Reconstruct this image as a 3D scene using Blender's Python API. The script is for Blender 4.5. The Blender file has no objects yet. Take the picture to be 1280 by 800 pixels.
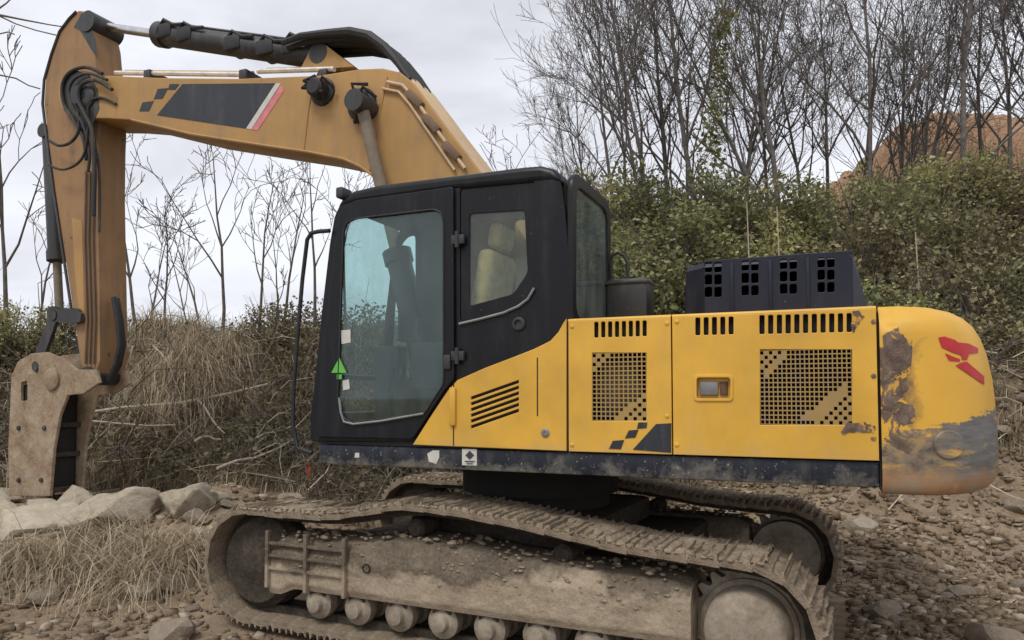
import bpy, bmesh, math, random
import numpy as np
from mathutils import Vector, Matrix
from mathutils.bvhtree import BVHTree

SCN = bpy.context.scene
COL = SCN.collection
R = math.radians
rnd = random.Random(7)

# ------------------------------------------------------------------ camera
FPX, CAM_H, PITCH, SHIFT = 924.0, 1.9, R(2.5), 55.0
cam_d = bpy.data.cameras.new('camera')
cam = bpy.data.objects.new('camera', cam_d)
COL.objects.link(cam)
cam.location = (0, 0, CAM_H)
cam.rotation_euler = (R(90) + PITCH, 0, 0)
cam_d.sensor_width = 36.0
cam_d.lens = 36.0 * FPX / 1280.0
cam_d.shift_y = SHIFT / 1280.0
cam_d.clip_start = 0.05
cam_d.clip_end = 2000
SCN.camera = cam

# ------------------------------------------------------------------ sky and light (overcast)
SUN_EL, SUN_AZ = R(56), R(212)       # azimuth measured clockwise from +Y
world = bpy.data.worlds.new('World')
SCN.world = world
world.use_nodes = True
wn, wl = world.node_tree.nodes, world.node_tree.links
wn.clear()
w_out = wn.new('ShaderNodeOutputWorld')
w_bg = wn.new('ShaderNodeBackground')
w_sky = wn.new('ShaderNodeTexSky')
w_sky.sky_type = 'NISHITA'
w_sky.sun_disc = False
w_sky.sun_elevation = SUN_EL
w_sky.sun_rotation = SUN_AZ
w_sky.air_density = 1.0
w_sky.dust_density = 3.0
w_tc = wn.new('ShaderNodeTexCoord')
w_map = wn.new('ShaderNodeMapping')
w_map.inputs['Scale'].default_value = (1.2, 1.2, 3.2)
w_no = wn.new('ShaderNodeTexNoise')
w_no.inputs['Scale'].default_value = 1.5
w_no.inputs['Detail'].default_value = 5
w_no.inputs['Roughness'].default_value = 0.55
w_no.inputs['Distortion'].default_value = 0.4
w_rp = wn.new('ShaderNodeValToRGB')
w_rp.color_ramp.elements[0].position = 0.32
w_rp.color_ramp.elements[0].color = (5.2, 5.25, 5.75, 1)
w_rp.color_ramp.elements[1].position = 0.62
w_rp.color_ramp.elements[1].color = (7.9, 8.1, 8.65, 1)
w_mx = wn.new('ShaderNodeMixRGB')
w_mx.inputs[0].default_value = 0.94
wl.new(w_tc.outputs['Generated'], w_map.inputs['Vector'])
wl.new(w_map.outputs[0], w_no.inputs['Vector'])
wl.new(w_no.outputs['Fac'], w_rp.inputs[0])
wl.new(w_sky.outputs[0], w_mx.inputs[1])
wl.new(w_rp.outputs[0], w_mx.inputs[2])
wl.new(w_mx.outputs[0], w_bg.inputs['Color'])
w_bg.inputs['Strength'].default_value = 0.115
wl.new(w_bg.outputs[0], w_out.inputs['Surface'])

sun_d = bpy.data.lights.new('sun', 'SUN')
sun_d.energy = 1.5
sun_d.angle = R(18)
sun_d.color = (1.0, 0.94, 0.85)
sun = bpy.data.objects.new('sun', sun_d)
COL.objects.link(sun)
sd = Vector((math.sin(SUN_AZ) * math.cos(SUN_EL), math.cos(SUN_AZ) * math.cos(SUN_EL), math.sin(SUN_EL)))
sun.rotation_euler = sd.to_track_quat('Z', 'Y').to_euler()
SCN.view_settings.view_transform = 'Standard'
SCN.view_settings.look = 'None'
SCN.view_settings.exposure = 0.14
SCN.view_settings.gamma = 1.0
SCN.view_settings.use_curve_mapping = False
SCN.cycles.max_bounces = 6
SCN.cycles.transparent_max_bounces = 12

# ------------------------------------------------------------------ survey: photo pixel -> plane of the machine
SC = np.array([0.257, 6.725])                    # swing centre on the ground
YAW_H, YAW_T = R(157.1), R(154.5)                # heading of the upper house and of the tracks


def ray(px, py):
    x = (px - 640) / FPX
    v = (400 - py + SHIFT) / FPX
    return np.array([x, math.cos(PITCH) - v * math.sin(PITCH), math.sin(PITCH) + v * math.cos(PITCH)])


def HP(px, py, d, yaw=YAW_H):
    r = ray(px, py)
    f = np.array([math.cos(yaw), math.sin(yaw)])
    l = np.array([-math.sin(yaw), math.cos(yaw)])
    t = (d + l @ SC) / (l @ r[:2])
    w = r * t
    return float(f @ (w[:2] - SC)), float(w[2] + CAM_H)


def HPS(pts, d, yaw=YAW_H):
    return [HP(x, y, d, yaw) for x, y in pts]


# ------------------------------------------------------------------ noise for numpy
def _hash(ix, iy, seed):
    n = (ix.astype(np.int64) * 374761393 + iy.astype(np.int64) * 668265263 + seed * 1442695041) & 0x7fffffff
    n = ((n ^ (n >> 13)) * 1274126177) & 0x7fffffff
    n = (n ^ (n >> 16)) & 0xffff
    return n / 65535.0


def vnoise(x, y, seed=0):
    ix, iy = np.floor(x), np.floor(y)
    fx, fy = x - ix, y - iy
    fx, fy = fx * fx * (3 - 2 * fx), fy * fy * (3 - 2 * fy)
    a, b = _hash(ix, iy, seed), _hash(ix + 1, iy, seed)
    c, d = _hash(ix, iy + 1, seed), _hash(ix + 1, iy + 1, seed)
    return (a * (1 - fx) + b * fx) * (1 - fy) + (c * (1 - fx) + d * fx) * fy


def fbm(x, y, seed=0, octv=4, gain=0.5):
    s, a, t = 0, 1, 0
    for k in range(octv):
        s = s + a * vnoise(x * 2 ** k, y * 2 ** k, seed + k * 17)
        t += a
        a *= gain
    return s / t - 0.5


def ss(a, b, x):
    t = np.clip((x - a) / (b - a), 0, 1)
    return t * t * (3 - 2 * t)


def terrain(x, y):
    x = np.asarray(x, float)
    y = np.asarray(y, float)
    ys = np.maximum(y, 2.0)
    u = x / ys
    wl_ = 1 - ss(-0.42, -0.1, u)
    wr_ = ss(-0.06, 0.16, u)
    z = 0.66 * ss(6.4, 8.9, y) * wl_
    z = z + wl_ * (2.0 + .55 * ss(-.40, -.24, u) + .22 * np.exp(-((u + .46) / .07) ** 2) + .9 * fbm(x * .8, y * .3, 15, 3)) * ss(9.8, 14.3, y)
    z = z + (1 - wl_) * (1 - wr_) * 3.3 * ss(10.8, 15.5, y)
    z = z + wr_ * ((0.7 + 1.5 * ss(.3, .6, u)) * ss(7.4, 11.6, y) + (3.9 + 1.3 * (1 - ss(.26, .5, u))) * ss(11.5, 18.5, y) + 1.0 * ss(20, 30, y))
    rough = 0.25 + 0.75 * ss(6.0, 8.5, y)
    # the level stand of the machine stays flat
    dm = np.hypot(x - SC[0], y - SC[1])
    rough = rough * (1 + .7 * ss(.3, .5, u) * (1 - ss(12, 15, y)))
    rough = rough * (0.22 + 0.78 * ss(2.6, 4.2, dm))
    z = z + rough * (0.42 * fbm(x * 0.55, y * 0.55, 3) + 0.16 * fbm(x * 2.1, y * 2.1, 9) + 0.07 * fbm(x * 7, y * 7, 21, 3))
    z = z - 0.04
    return z


def ground_z(x, y):
    return float(terrain(np.array([x]), np.array([y]))[0])


def ground_hit(px, py, y0=4.5, y1=40.0):
    r = ray(px, py)
    ys = np.linspace(y0, y1, 1200)
    t = ys / r[1]
    zz = CAM_H + t * r[2]
    g = terrain(t * r[0], ys)
    k = np.argmax(zz <= g) if np.any(zz <= g) else len(ys) - 1
    return Vector((t[k] * r[0], ys[k], g[k]))


# ------------------------------------------------------------------ mesh helpers
def mesh_object(name, me, mat, parent=None, label=None, kind=None, cat=None, group=None):
    o = bpy.data.objects.new(name, me)
    COL.objects.link(o)
    if mat is not None and len(me.materials) == 0:
        me.materials.append(mat)
    if parent is not None:
        o.parent = parent
    tag(o, label, cat, group, kind)
    return o


def tag(o, label=None, cat=None, group=None, kind=None):
    if label: o['label'] = label
    if cat: o['category'] = cat
    if group: o['group'] = group
    if kind: o['kind'] = kind
    return o


def smooth_mesh(me, angle=38):
    me.polygons.foreach_set('use_smooth', [True] * len(me.polygons))
    try:
        me.set_sharp_from_angle(angle=R(angle))
    except Exception:
        pass


class MB:
    """Collects shapes, builds them as ONE mesh object."""

    def __init__(self):
        self.v, self.f = [], []

    def add(self, vs, fs):
        n = len(self.v)
        self.v.extend([tuple(p) for p in vs])
        self.f.extend([tuple(i + n for i in f) for f in fs])
        return self

    def box(self, x0, x1, y0, y1, z0, z1, bev=0.0, M=None, seg=2):
        bm = bmesh.new()
        bmesh.ops.create_cube(bm, size=1.0)
        for q in bm.verts:
            q.co = Vector(((x0 + x1) / 2 + q.co.x * (x1 - x0), (y0 + y1) / 2 + q.co.y * (y1 - y0), (z0 + z1) / 2 + q.co.z * (z1 - z0)))
        if bev > 0:
            bmesh.ops.bevel(bm, geom=list(bm.edges), offset=bev, segments=seg, affect='EDGES', profile=0.5)
        bm.verts.index_update()
        vs = [(M @ q.co if M else q.co.copy()) for q in bm.verts]
        self.add(vs, [[q.index for q in f.verts] for f in bm.faces])
        bm.free()
        return self

    def tube(self, pts, rad, n=8, caps=True):
        pts = [Vector(p) for p in pts]
        m = len(pts)
        if not hasattr(rad, '__len__'):
            rad = [rad] * m
        t0 = (pts[1] - pts[0]).normalized()
        ref = Vector((0, 0, 1)) if abs(t0.z) < 0.9 else Vector((1, 0, 0))
        a = t0.cross(ref).normalized()
        vs, fs = [], []
        for i in range(m):
            t = (pts[min(i + 1, m - 1)] - pts[max(i - 1, 0)])
            t = t.normalized() if t.length > 1e-9 else t0
            a = (a - t * a.dot(t))
            a = a.normalized() if a.length > 1e-6 else t.orthogonal().normalized()
            b = t.cross(a)
            for k in range(n):
                an = 2 * math.pi * k / n
                vs.append(pts[i] + (a * math.cos(an) + b * math.sin(an)) * rad[i])
        for i in range(m - 1):
            for k in range(n):
                k2 = (k + 1) % n
                fs.append((i * n + k, i * n + k2, (i + 1) * n + k2, (i + 1) * n + k))
        if caps:
            fs.append(tuple(range(n))[::-1])
            fs.append(tuple((m - 1) * n + k for k in range(n)))
        return self.add(vs, fs)

    def cyl(self, p0, p1, r, n=20, r1=None):
        return self.tube([p0, p1], [r, r if r1 is None else r1], n)

    def lathe(self, c, axis, prof, n=28):
        """prof: list of (distance along the axis, radius)."""
        c, ax = Vector(c), Vector(axis).normalized()
        a = ax.orthogonal().normalized()
        b = ax.cross(a)
        vs, fs = [], []
        for (h, r) in prof:
            for k in range(n):
                an = 2 * math.pi * k / n
                vs.append(c + ax * h + (a * math.cos(an) + b * math.sin(an)) * max(r, 1e-4))
        for i in range(len(prof) - 1):
            for k in range(n):
                k2 = (k + 1) % n
                fs.append((i * n + k, i * n + k2, (i + 1) * n + k2, (i + 1) * n + k))
        fs.append(tuple(range(n))[::-1])
        fs.append(tuple((len(prof) - 1) * n + k for k in range(n)))
        return self.add(vs, fs)

    def loft(self, rings, cap=True):
        n = len(rings[0])
        vs = [p for r in rings for p in r]
        fs = []
        for i in range(len(rings) - 1):
            for k in range(n):
                k2 = (k + 1) % n
                fs.append((i * n + k, i * n + k2, (i + 1) * n + k2, (i + 1) * n + k))
        if cap:
            fs.append(tuple(range(n))[::-1])
            fs.append(tuple((len(rings) - 1) * n + k for k in range(n)))
        return self.add(vs, fs)

    def mesh(self, name, fix=True, angle=38):
        me = bpy.data.meshes.new(name)
        me.from_pydata(self.v, [], self.f)
        if fix:
            bm = bmesh.new()
            bm.from_mesh(me)
            bmesh.ops.recalc_face_normals(bm, faces=bm.faces)
            bm.to_mesh(me)
            bm.free()
        smooth_mesh(me, angle)
        return me

    def build(self, name, mat, parent=None, fix=True, angle=38, **kw):
        return mesh_object(name, self.mesh(name, fix, angle), mat, parent, **kw)


def rounded(pts, r, seg=4):
    """Round the corners of a closed 2-D polygon."""
    out, n = [], len(pts)
    for i in range(n):
        p0, p, p1 = Vector(pts[i - 1]), Vector(pts[i]), Vector(pts[(i + 1) % n])
        a, b = (p0 - p), (p1 - p)
        la, lb = a.length, b.length
        if la < 1e-6 or lb < 1e-6:
            continue
        k = min(r, la * 0.45, lb * 0.45)
        q0, q1 = p + a / la * k, p + b / lb * k
        for j in range(seg + 1):
            t = j / seg
            out.append(tuple(q0 * (1 - t) ** 2 + p * 2 * t * (1 - t) + q1 * t * t))
    return out


XZ = Matrix(((1, 0, 0, 0), (0, 0, -1, 0), (0, 1, 0, 0), (0, 0, 0, 1)))   # (u,v,w) -> (u,-w,v)
YZ = Matrix(((0, 0, 1, 0), (1, 0, 0, 0), (0, 1, 0, 0), (0, 0, 0, 1)))    # (u,v,w) -> (w,u,v)


def plate_mesh(name, outline, c, half, holes=(), bev=0.0, M=XZ, off=None, bseg=1):
    """Sheet of metal with openings. c: position of its middle along the plane's normal axis."""
    def ccw(p):
        p = [q for i, q in enumerate(p) if (Vector(q) - Vector(p[i - 1])).length > 1e-4]
        a = sum(p[i - 1][0] * p[i][1] - p[i][0] * p[i - 1][1] for i in range(len(p)))
        return p if a > 0 else p[::-1]

    def grow(p, d):
        out = []
        for i in range(len(p)):
            a, b, e = Vector(p[i - 1]), Vector(p[i]), Vector(p[(i + 1) % len(p)])
            n0, n1 = (b - a).normalized(), (e - b).normalized()
            n0, n1 = Vector((n0.y, -n0.x)), Vector((n1.y, -n1.x))
            m = (n0 + n1)
            m = m / max(m.length_squared / 2, .5) if m.length > 1e-6 else n0
            out.append(tuple(b + m * d))
        return out

    loops = [ccw(p) for p in [outline] + list(holes)]
    V, F = [], []
    S = bseg + 1 if bev > 0 else 0
    rows = [(bev * (1 - math.sin(math.pi / 2 * k / S)), half - bev * (1 - math.cos(math.pi / 2 * k / S))) for k in range(S + 1)] if S else [(0, half)]
    rows = rows + [(o, -w) for o, w in rows[::-1]]
    for li, lp in enumerate(loops):
        n, st = len(lp), len(V)
        for o, w in rows:
            V += [(x, y, w) for x, y in grow(lp, -o if li == 0 else o)]
        for r_ in range(len(rows) - 1):
            for k in range(n):
                k2 = (k + 1) % n
                F.append((st + r_ * n + k, st + r_ * n + k2, st + (r_ + 1) * n + k2, st + (r_ + 1) * n + k))
    P2, E2 = [], []
    for li, lp in enumerate(loops):
        st = len(P2)
        P2 += [Vector(q) for q in grow(lp, -bev if li == 0 else bev)]
        E2 += [(st + k, st + (k + 1) % len(lp)) for k in range(len(lp))]
    from mathutils.geometry import delaunay_2d_cdt
    cv, _, cf, _, _, _ = delaunay_2d_cdt(P2, E2, [], 1, 1e-6)

    def inside(q):                              # even-odd: on the sheet, not in an opening
        c_ = False
        for a, b in E2:
            a, b = P2[a], P2[b]
            if (a.y > q.y) != (b.y > q.y) and q.x < (b.x - a.x) * (q.y - a.y) / (b.y - a.y) + a.x:
                c_ = not c_
        return c_

    cf = [f for f in cf if inside(sum((cv[i] for i in f), Vector((0, 0))) / len(f))]
    for w in (half, -half):
        st = len(V)
        V += [(q.x, q.y, w) for q in cv]
        F += [tuple(st + k for k in f) for f in cf]
    me = bpy.data.meshes.new(name)
    me.from_pydata(V, [], F)
    T = Matrix.Translation((0, c, 0)) if M is XZ else Matrix.Translation((c, 0, 0))
    me.transform(T @ M)
    bm = bmesh.new()
    bm.from_mesh(me)
    bmesh.ops.remove_doubles(bm, verts=bm.verts, dist=1e-5)
    bmesh.ops.recalc_face_normals(bm, faces=bm.faces)
    bm.to_mesh(me)
    bm.free()
    me.materials.clear()
    smooth_mesh(me, 30)
    ax = 1 if M is XZ else 0
    for p in me.polygons:
        if abs(p.normal[ax]) > .995: p.use_smooth = False
    me.name = name
    return me


def plate(name, outline, y0, y1, mat, parent, holes=(), bev=0.0, M=XZ, bseg=1, **kw):
    me = plate_mesh(name, outline, (y0 + y1) / 2, (y1 - y0) / 2, holes, bev, M, bseg=bseg)
    return mesh_object(name, me, mat, parent, **kw)


# ------------------------------------------------------------------ materials
class NT:
    def __init__(self, name):
        self.m = bpy.data.materials.new(name)
        self.m.use_nodes = True
        self.t = self.m.node_tree
        self.n, self.l = self.t.nodes, self.t.links
        self.n.clear()
        self.out = self.n.new('ShaderNodeOutputMaterial')
        self.b = self.n.new('ShaderNodeBsdfPrincipled')
        self.l.new(self.b.outputs[0], self.out.inputs['Surface'])
        self.tc = self.n.new('ShaderNodeTexCoord')
        self.vec = self.tc.outputs['Object']

    def _set(self, sock, v):
        if hasattr(v, 'is_output') or isinstance(v, bpy.types.NodeSocket):
            self.l.new(v, sock)
        elif isinstance(v, tuple) and len(v) == 3 and sock.type == 'RGBA':
            sock.default_value = (*v, 1)
        else:
            sock.default_value = v

    def noise(self, scale, detail=4, rough=0.5, stretch=None, dist=0.0):
        vec = self.vec
        if stretch:
            mp = self.n.new('ShaderNodeMapping')
            mp.inputs['Scale'].default_value = stretch
            self.l.new(vec, mp.inputs['Vector'])
            vec = mp.outputs[0]
        t = self.n.new('ShaderNodeTexNoise')
        t.inputs['Scale'].default_value = scale
        t.inputs['Detail'].default_value = detail
        t.inputs['Roughness'].default_value = rough
        t.inputs['Distortion'].default_value = dist
        self.l.new(vec, t.inputs['Vector'])
        return t.outputs['Fac']

    def ramp(self, fac, stops):
        r = self.n.new('ShaderNodeValToRGB')
        el = r.color_ramp.elements
        while len(el) < len(stops):
            el.new(0.5)
        for e, (p, c) in zip(el, stops):
            e.position = p
            e.color = (c, c, c, 1) if not isinstance(c, tuple) else (*c, 1)
        self._set(r.inputs[0], fac)
        return r.outputs[0]

    def mix(self, fac, a, b, mode='MIX'):
        m = self.n.new('ShaderNodeMixRGB')
        m.blend_type = mode
        self._set(m.inputs[0], fac)
        self._set(m.inputs[1], a)
        self._set(m.inputs[2], b)
        return m.outputs[0]

    def math(self, op, a, b=0.0, clamp=False):
        m = self.n.new('ShaderNodeMath')
        m.operation = op
        m.use_clamp = clamp
        self._set(m.inputs[0], a)
        self._set(m.inputs[1], b)
        return m.outputs[0]

    def axis(self, k):
        s = self.n.new('ShaderNodeSeparateXYZ')
        self.l.new(self.vec, s.inputs[0])
        return s.outputs[k]

    def island(self):
        g = self.n.new('ShaderNodeNewGeometry')
        return g.outputs['Random Per Island']

    def bump(self, h, strength=0.3, dist=0.01):
        b = self.n.new('ShaderNodeBump')
        b.inputs['Strength'].default_value = strength
        b.inputs['Distance'].default_value = dist
        self.l.new(h, b.inputs['Height'])
        self.l.new(b.outputs[0], self.b.inputs['Normal'])

    def done(self, col, rough=0.6, metal=0.0, spec=0.5):
        self._set(self.b.inputs['Base Color'], col)
        self._set(self.b.inputs['Roughness'], rough)
        self.b.inputs['Metallic'].default_value = metal
        self.b.inputs['Specular IOR Level'].default_value = spec
        return self.m


def paint(name, col, dust=(0.36, 0.30, 0.22), amt=0.35, rough=0.45, chip=(0.10, 0.08, 0.06), chips=0.705, var=0.18, spots=0.7, low=None, spec=0.5):
    t = NT(name)
    big = t.noise(1.7, 5, 0.6)
    c = t.mix(t.ramp(big, [(0.3, 0.0), (0.7, 1.0)]), tuple(x * (1 - var) for x in col), tuple(min(1, x * (1 + var * 0.5)) for x in col))
    st = t.noise(1.0, 5, 0.65, stretch=(9, 9, 0.9))
    dm = t.ramp(st, [(0.46, 0.0), (0.75, 1.0)])
    blot = t.ramp(t.noise(3.1, 6, 0.7), [(0.42, 0.15), (0.72, 1.0)])
    dfac = t.math('MULTIPLY', t.math('MULTIPLY', dm, blot), amt * 1.6, True)
    c = t.mix(dfac, c, dust)
    if low is not None:                       # mud thrown up from below: fades out between two heights
        z = t.math('ADD', t.axis(2), t.math('MULTIPLY', t.noise(5, 5, 0.7), 0.5))
        mr = t.n.new('ShaderNodeMapRange')
        mr.inputs[1].default_value, mr.inputs[2].default_value = low[0] + 0.25, low[1] + 0.25
        mr.inputs[3].default_value, mr.inputs[4].default_value = low[2], 0.0
        t.l.new(z, mr.inputs[0])
        c = t.mix(mr.outputs[0], c, dust)
    sp = t.ramp(t.noise(46, 3, 0.6), [(spots, 0.0), (spots + 0.03, 0.6)])
    c = t.mix(sp, c, tuple(min(1, x * 1.6) for x in dust))
    ch = t.ramp(t.noise(9, 8, 0.72), [(chips, 0.0), (chips + 0.012, 1.0)])
    c = t.mix(ch, c, chip)
    r = t.math('ADD', t.math('MULTIPLY', dfac, 0.4), rough, True)
    t.bump(t.math('ADD', t.math('MULTIPLY', t.noise(60, 3, 0.6), 0.15), t.noise(2.4, 3, 0.5)), 0.10, 0.02)
    return t.done(c, r, 0, spec)


def mudmat(name, stops, bump=0.7, scale=9.0, dist=0.03, fine=50, rough=0.95, fmix=0.35):
    t = NT(name)
    a = t.noise(scale, 9, 0.68)
    c = t.ramp(a, stops)
    f = t.noise(fine, 6, 0.7)
    c = t.mix(fmix, c, t.ramp(f, [(0.3, (0.07, 0.055, 0.04)), (0.7, (0.55, 0.47, 0.37))]), 'MIX')
    h = t.math('ADD', a, t.math('MULTIPLY', f, 0.45))
    t.bump(h, bump, dist)
    return t.done(c, rough, 0, 0.2)


def simple(name, col, rough=0.6, metal=0.0, var=0.2, scale=12, spec=0.5, bump=0.1):
    t = NT(name)
    n = t.noise(scale, 5, 0.6)
    c = t.mix(t.ramp(n, [(0.3, 0.0), (0.7, 1.0)]), tuple(x * (1 - var) for x in col), tuple(min(1, x * (1 + var)) for x in col))
    if bump: t.bump(n, bump, 0.004)
    return t.done(c, rough, metal, spec)


def leafmat(name, stops, rough=0.65, trans=0.25, tint=(0.25, 0.215, 0.115), own=False):
    t = NT(name)
    i = t.island()
    c = t.ramp(i, stops)
    big = t.noise(0.9, 3, 0.5)
    c = t.mix(t.ramp(big, [(0.35, 0.0), (0.65, 0.35)]), c, tint, 'MIX')
    if own:
        oi = t.n.new('ShaderNodeObjectInfo')
        c = t.mix(1.0, c, t.ramp(oi.outputs['Random'], [(0.0, (0.74, 0.78, 0.80)), (0.35, (1.12, 1.05, 1.0)), (0.65, (0.92, 1.0, 0.98)), (1.0, (1.45, 1.40, 1.20))]), 'MULTIPLY')
    t.done(c, rough, 0, 0.25)
    tr = t.n.new('ShaderNodeBsdfTranslucent')
    t.l.new(c, tr.inputs['Color'])
    mx = t.n.new('ShaderNodeMixShader')
    mx.inputs[0].default_value = trans
    t.l.new(t.b.outputs[0], mx.inputs[1])
    t.l.new(tr.outputs[0], mx.inputs[2])
    t.l.new(mx.outputs[0], t.out.inputs['Surface'])
    return t.m


def glassmat(name, tint, dust=0.12, refl=1.0, dcol=(0.42, 0.42, 0.37)):
    t = NT(name)
    tr = t.n.new('ShaderNodeBsdfTransparent')
    tr.inputs[0].default_value = (*tint, 1)
    gl = t.n.new('ShaderNodeBsdfGlossy')
    gl.inputs['Roughness'].default_value = 0.03
    gl.inputs['Color'].default_value = (0.9, 0.95, 0.95, 1)
    fr = t.n.new('ShaderNodeFresnel')
    gm = t.n.new('ShaderNodeNewGeometry')          # same reflectance on entering and leaving the pane
    t.l.new(t.math('ADD', t.math('MULTIPLY', gm.outputs['Backfacing'], 1 / 1.5 - 1.5), 1.5), fr.inputs[0])
    m1 = t.n.new('ShaderNodeMixShader')
    t.l.new(t.math('MULTIPLY', fr.outputs[0], refl, True), m1.inputs[0])
    t.l.new(tr.outputs[0], m1.inputs[1])
    t.l.new(gl.outputs[0], m1.inputs[2])
    df = t.n.new('ShaderNodeBsdfDiffuse')
    df.inputs[0].default_value = (*dcol, 1)
    m2 = t.n.new('ShaderNodeMixShader')
    st = t.noise(2.2, 7, 0.72, stretch=(2.5, 2.5, 1.0))
    f = t.math('MULTIPLY', t.ramp(st, [(0.35, 0.25), (0.75, 1.6)]), dust, True)
    t.l.new(f, m2.inputs[0])
    t.l.new(m1.outputs[0], m2.inputs[1])
    t.l.new(df.outputs[0], m2.inputs[2])
    t.l.new(m2.outputs[0], t.out.inputs['Surface'])
    return t.m


def counterweight_mat():
    t = NT('counterweight_paint')
    big = t.noise(1.7, 5, 0.6)
    c = t.mix(t.ramp(big, [(0.3, 0.0), (0.7, 1.0)]), (0.64, 0.362, 0.042), (0.77, 0.438, 0.055))
    x, z = t.axis(0), t.axis(2)
    n1 = t.noise(3.5, 7, 0.7)
    zz = t.math('ADD', z, t.math('ADD', t.math('MULTIPLY', t.math('SUBTRACT', n1, 0.5), 0.30), t.math('MULTIPLY', t.math('SUBTRACT', t.noise(2.2, 6, 0.75, stretch=(1, 1, 9)), 0.5), 0.22)))
    xx = t.math('ADD', x, t.math('MULTIPLY', t.math('SUBTRACT', t.noise(3.0, 7, 0.7), 0.5), 0.34))
    xx_pre = xx
    # worn grey undercoat along the lower tail
    low = t.ramp(t.math('SUBTRACT', zz, t.math('MULTIPLY', x, -0.25)), [(0.985, 1.0), (1.03, 0.0)])
    grey = t.ramp(t.noise(6, 6, 0.7, stretch=(0.7, 0.7, 5)), [(0.3, (0.08, 0.08, 0.082)), (0.6, (0.18, 0.175, 0.17)), (0.8, (0.46, 0.36, 0.22))])
    brn = t.ramp(t.noise(7, 7, 0.75), [(0.33, (0.07, 0.055, 0.045)), (0.5, (0.24, 0.185, 0.13)), (0.62, (0.42, 0.27, 0.08)), (0.72, (0.55, 0.52, 0.47))])
    mb_ = t.n.new('ShaderNodeMapRange')
    mb_.inputs[1].default_value, mb_.inputs[2].default_value = -3.08, -2.94
    t.l.new(xx_pre, mb_.inputs[0])
    grey = t.mix(mb_.outputs[0], grey, brn)
    low = t.math('MULTIPLY', low, t.ramp(t.noise(3.2, 7, 0.75, stretch=(.8, .8, 3.5)), [(0.33, 0.25), (0.46, 1.0)]))
    c = t.mix(low, c, grey)
    # brown bare patch beside the seam
    seam = t.ramp(t.math('MULTIPLY', xx, -1.0), [(0.0, 0.0), (1.0, 1.0)])
    mr = t.n.new('ShaderNodeMapRange')
    mr.inputs[1].default_value, mr.inputs[2].default_value = -2.90, -2.80
    t.l.new(xx, mr.inputs[0])
    m2 = t.n.new('ShaderNodeMapRange')
    m2.inputs[1].default_value, m2.inputs[2].default_value = 2.33, 2.26
    t.l.new(zz, m2.inputs[0])
    m3 = t.ramp(t.noise(5.5, 5, 0.6, dist=0.8), [(0.46, 0.0), (0.49, 1.0)])
    patch = t.math('MULTIPLY', t.math('MULTIPLY', mr.outputs[0], m2.outputs[0]), m3)
    rust = t.ramp(t.noise(14, 6, 0.7), [(0.3, (0.07, 0.045, 0.03)), (0.7, (0.22, 0.15, 0.10))])
    c = t.mix(patch, c, rust)
    # orange rust and tan dust on the bottom rim
    rim = t.ramp(t.math('ADD', z, t.math('MULTIPLY', t.noise(7, 5, 0.7), 0.2)), [(0.0, 1.0), (1.0, 1.0)])
    mr4 = t.n.new('ShaderNodeMapRange')
    mr4.inputs[1].default_value, mr4.inputs[2].default_value = 1.58, 1.48
    t.l.new(t.math('ADD', z, t.math('MULTIPLY', t.noise(6, 5, 0.7), 0.16)), mr4.inputs[0])
    rimc = t.ramp(t.noise(5, 6, 0.7), [(0.35, (0.33, 0.27, 0.20)), (0.55, (0.40, 0.20, 0.08)), (0.7, (0.42, 0.36, 0.29))])
    c = t.mix(t.math('MULTIPLY', mr4.outputs[0], 0.9), c, rimc)
    scr = t.ramp(t.noise(1.2, 6, 0.8, stretch=(1.2, 1.2, 22)), [(0.66, 0.0), (0.7, 0.6)])
    c = t.mix(scr, c, (0.45, 0.40, 0.30))
    t.bump(t.noise(40, 4, 0.6), 0.12, 0.006)
    return t.done(c, 0.5)


def frame_mud_mat():
    t = NT('track_frame_mud')
    z, x = t.axis(2), t.axis(0)
    a = t.noise(4.5, 9, 0.66)
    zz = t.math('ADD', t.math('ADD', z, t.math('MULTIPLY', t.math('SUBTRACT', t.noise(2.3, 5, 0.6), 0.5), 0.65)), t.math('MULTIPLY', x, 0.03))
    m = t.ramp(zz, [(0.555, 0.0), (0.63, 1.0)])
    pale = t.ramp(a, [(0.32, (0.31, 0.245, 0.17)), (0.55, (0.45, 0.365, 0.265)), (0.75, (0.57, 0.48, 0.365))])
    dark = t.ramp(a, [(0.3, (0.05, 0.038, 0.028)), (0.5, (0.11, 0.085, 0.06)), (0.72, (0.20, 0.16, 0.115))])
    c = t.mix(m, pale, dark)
    f = t.noise(38, 7, 0.7)
    c = t.mix(0.28, c, t.ramp(f, [(0.3, (0.06, 0.05, 0.04)), (0.7, (0.5, 0.43, 0.34))]))
    t.bump(t.math('ADD', a, t.math('MULTIPLY', f, 0.4)), 0.8, 0.03)
    return t.done(c, 0.95, 0, 0.15)


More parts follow.
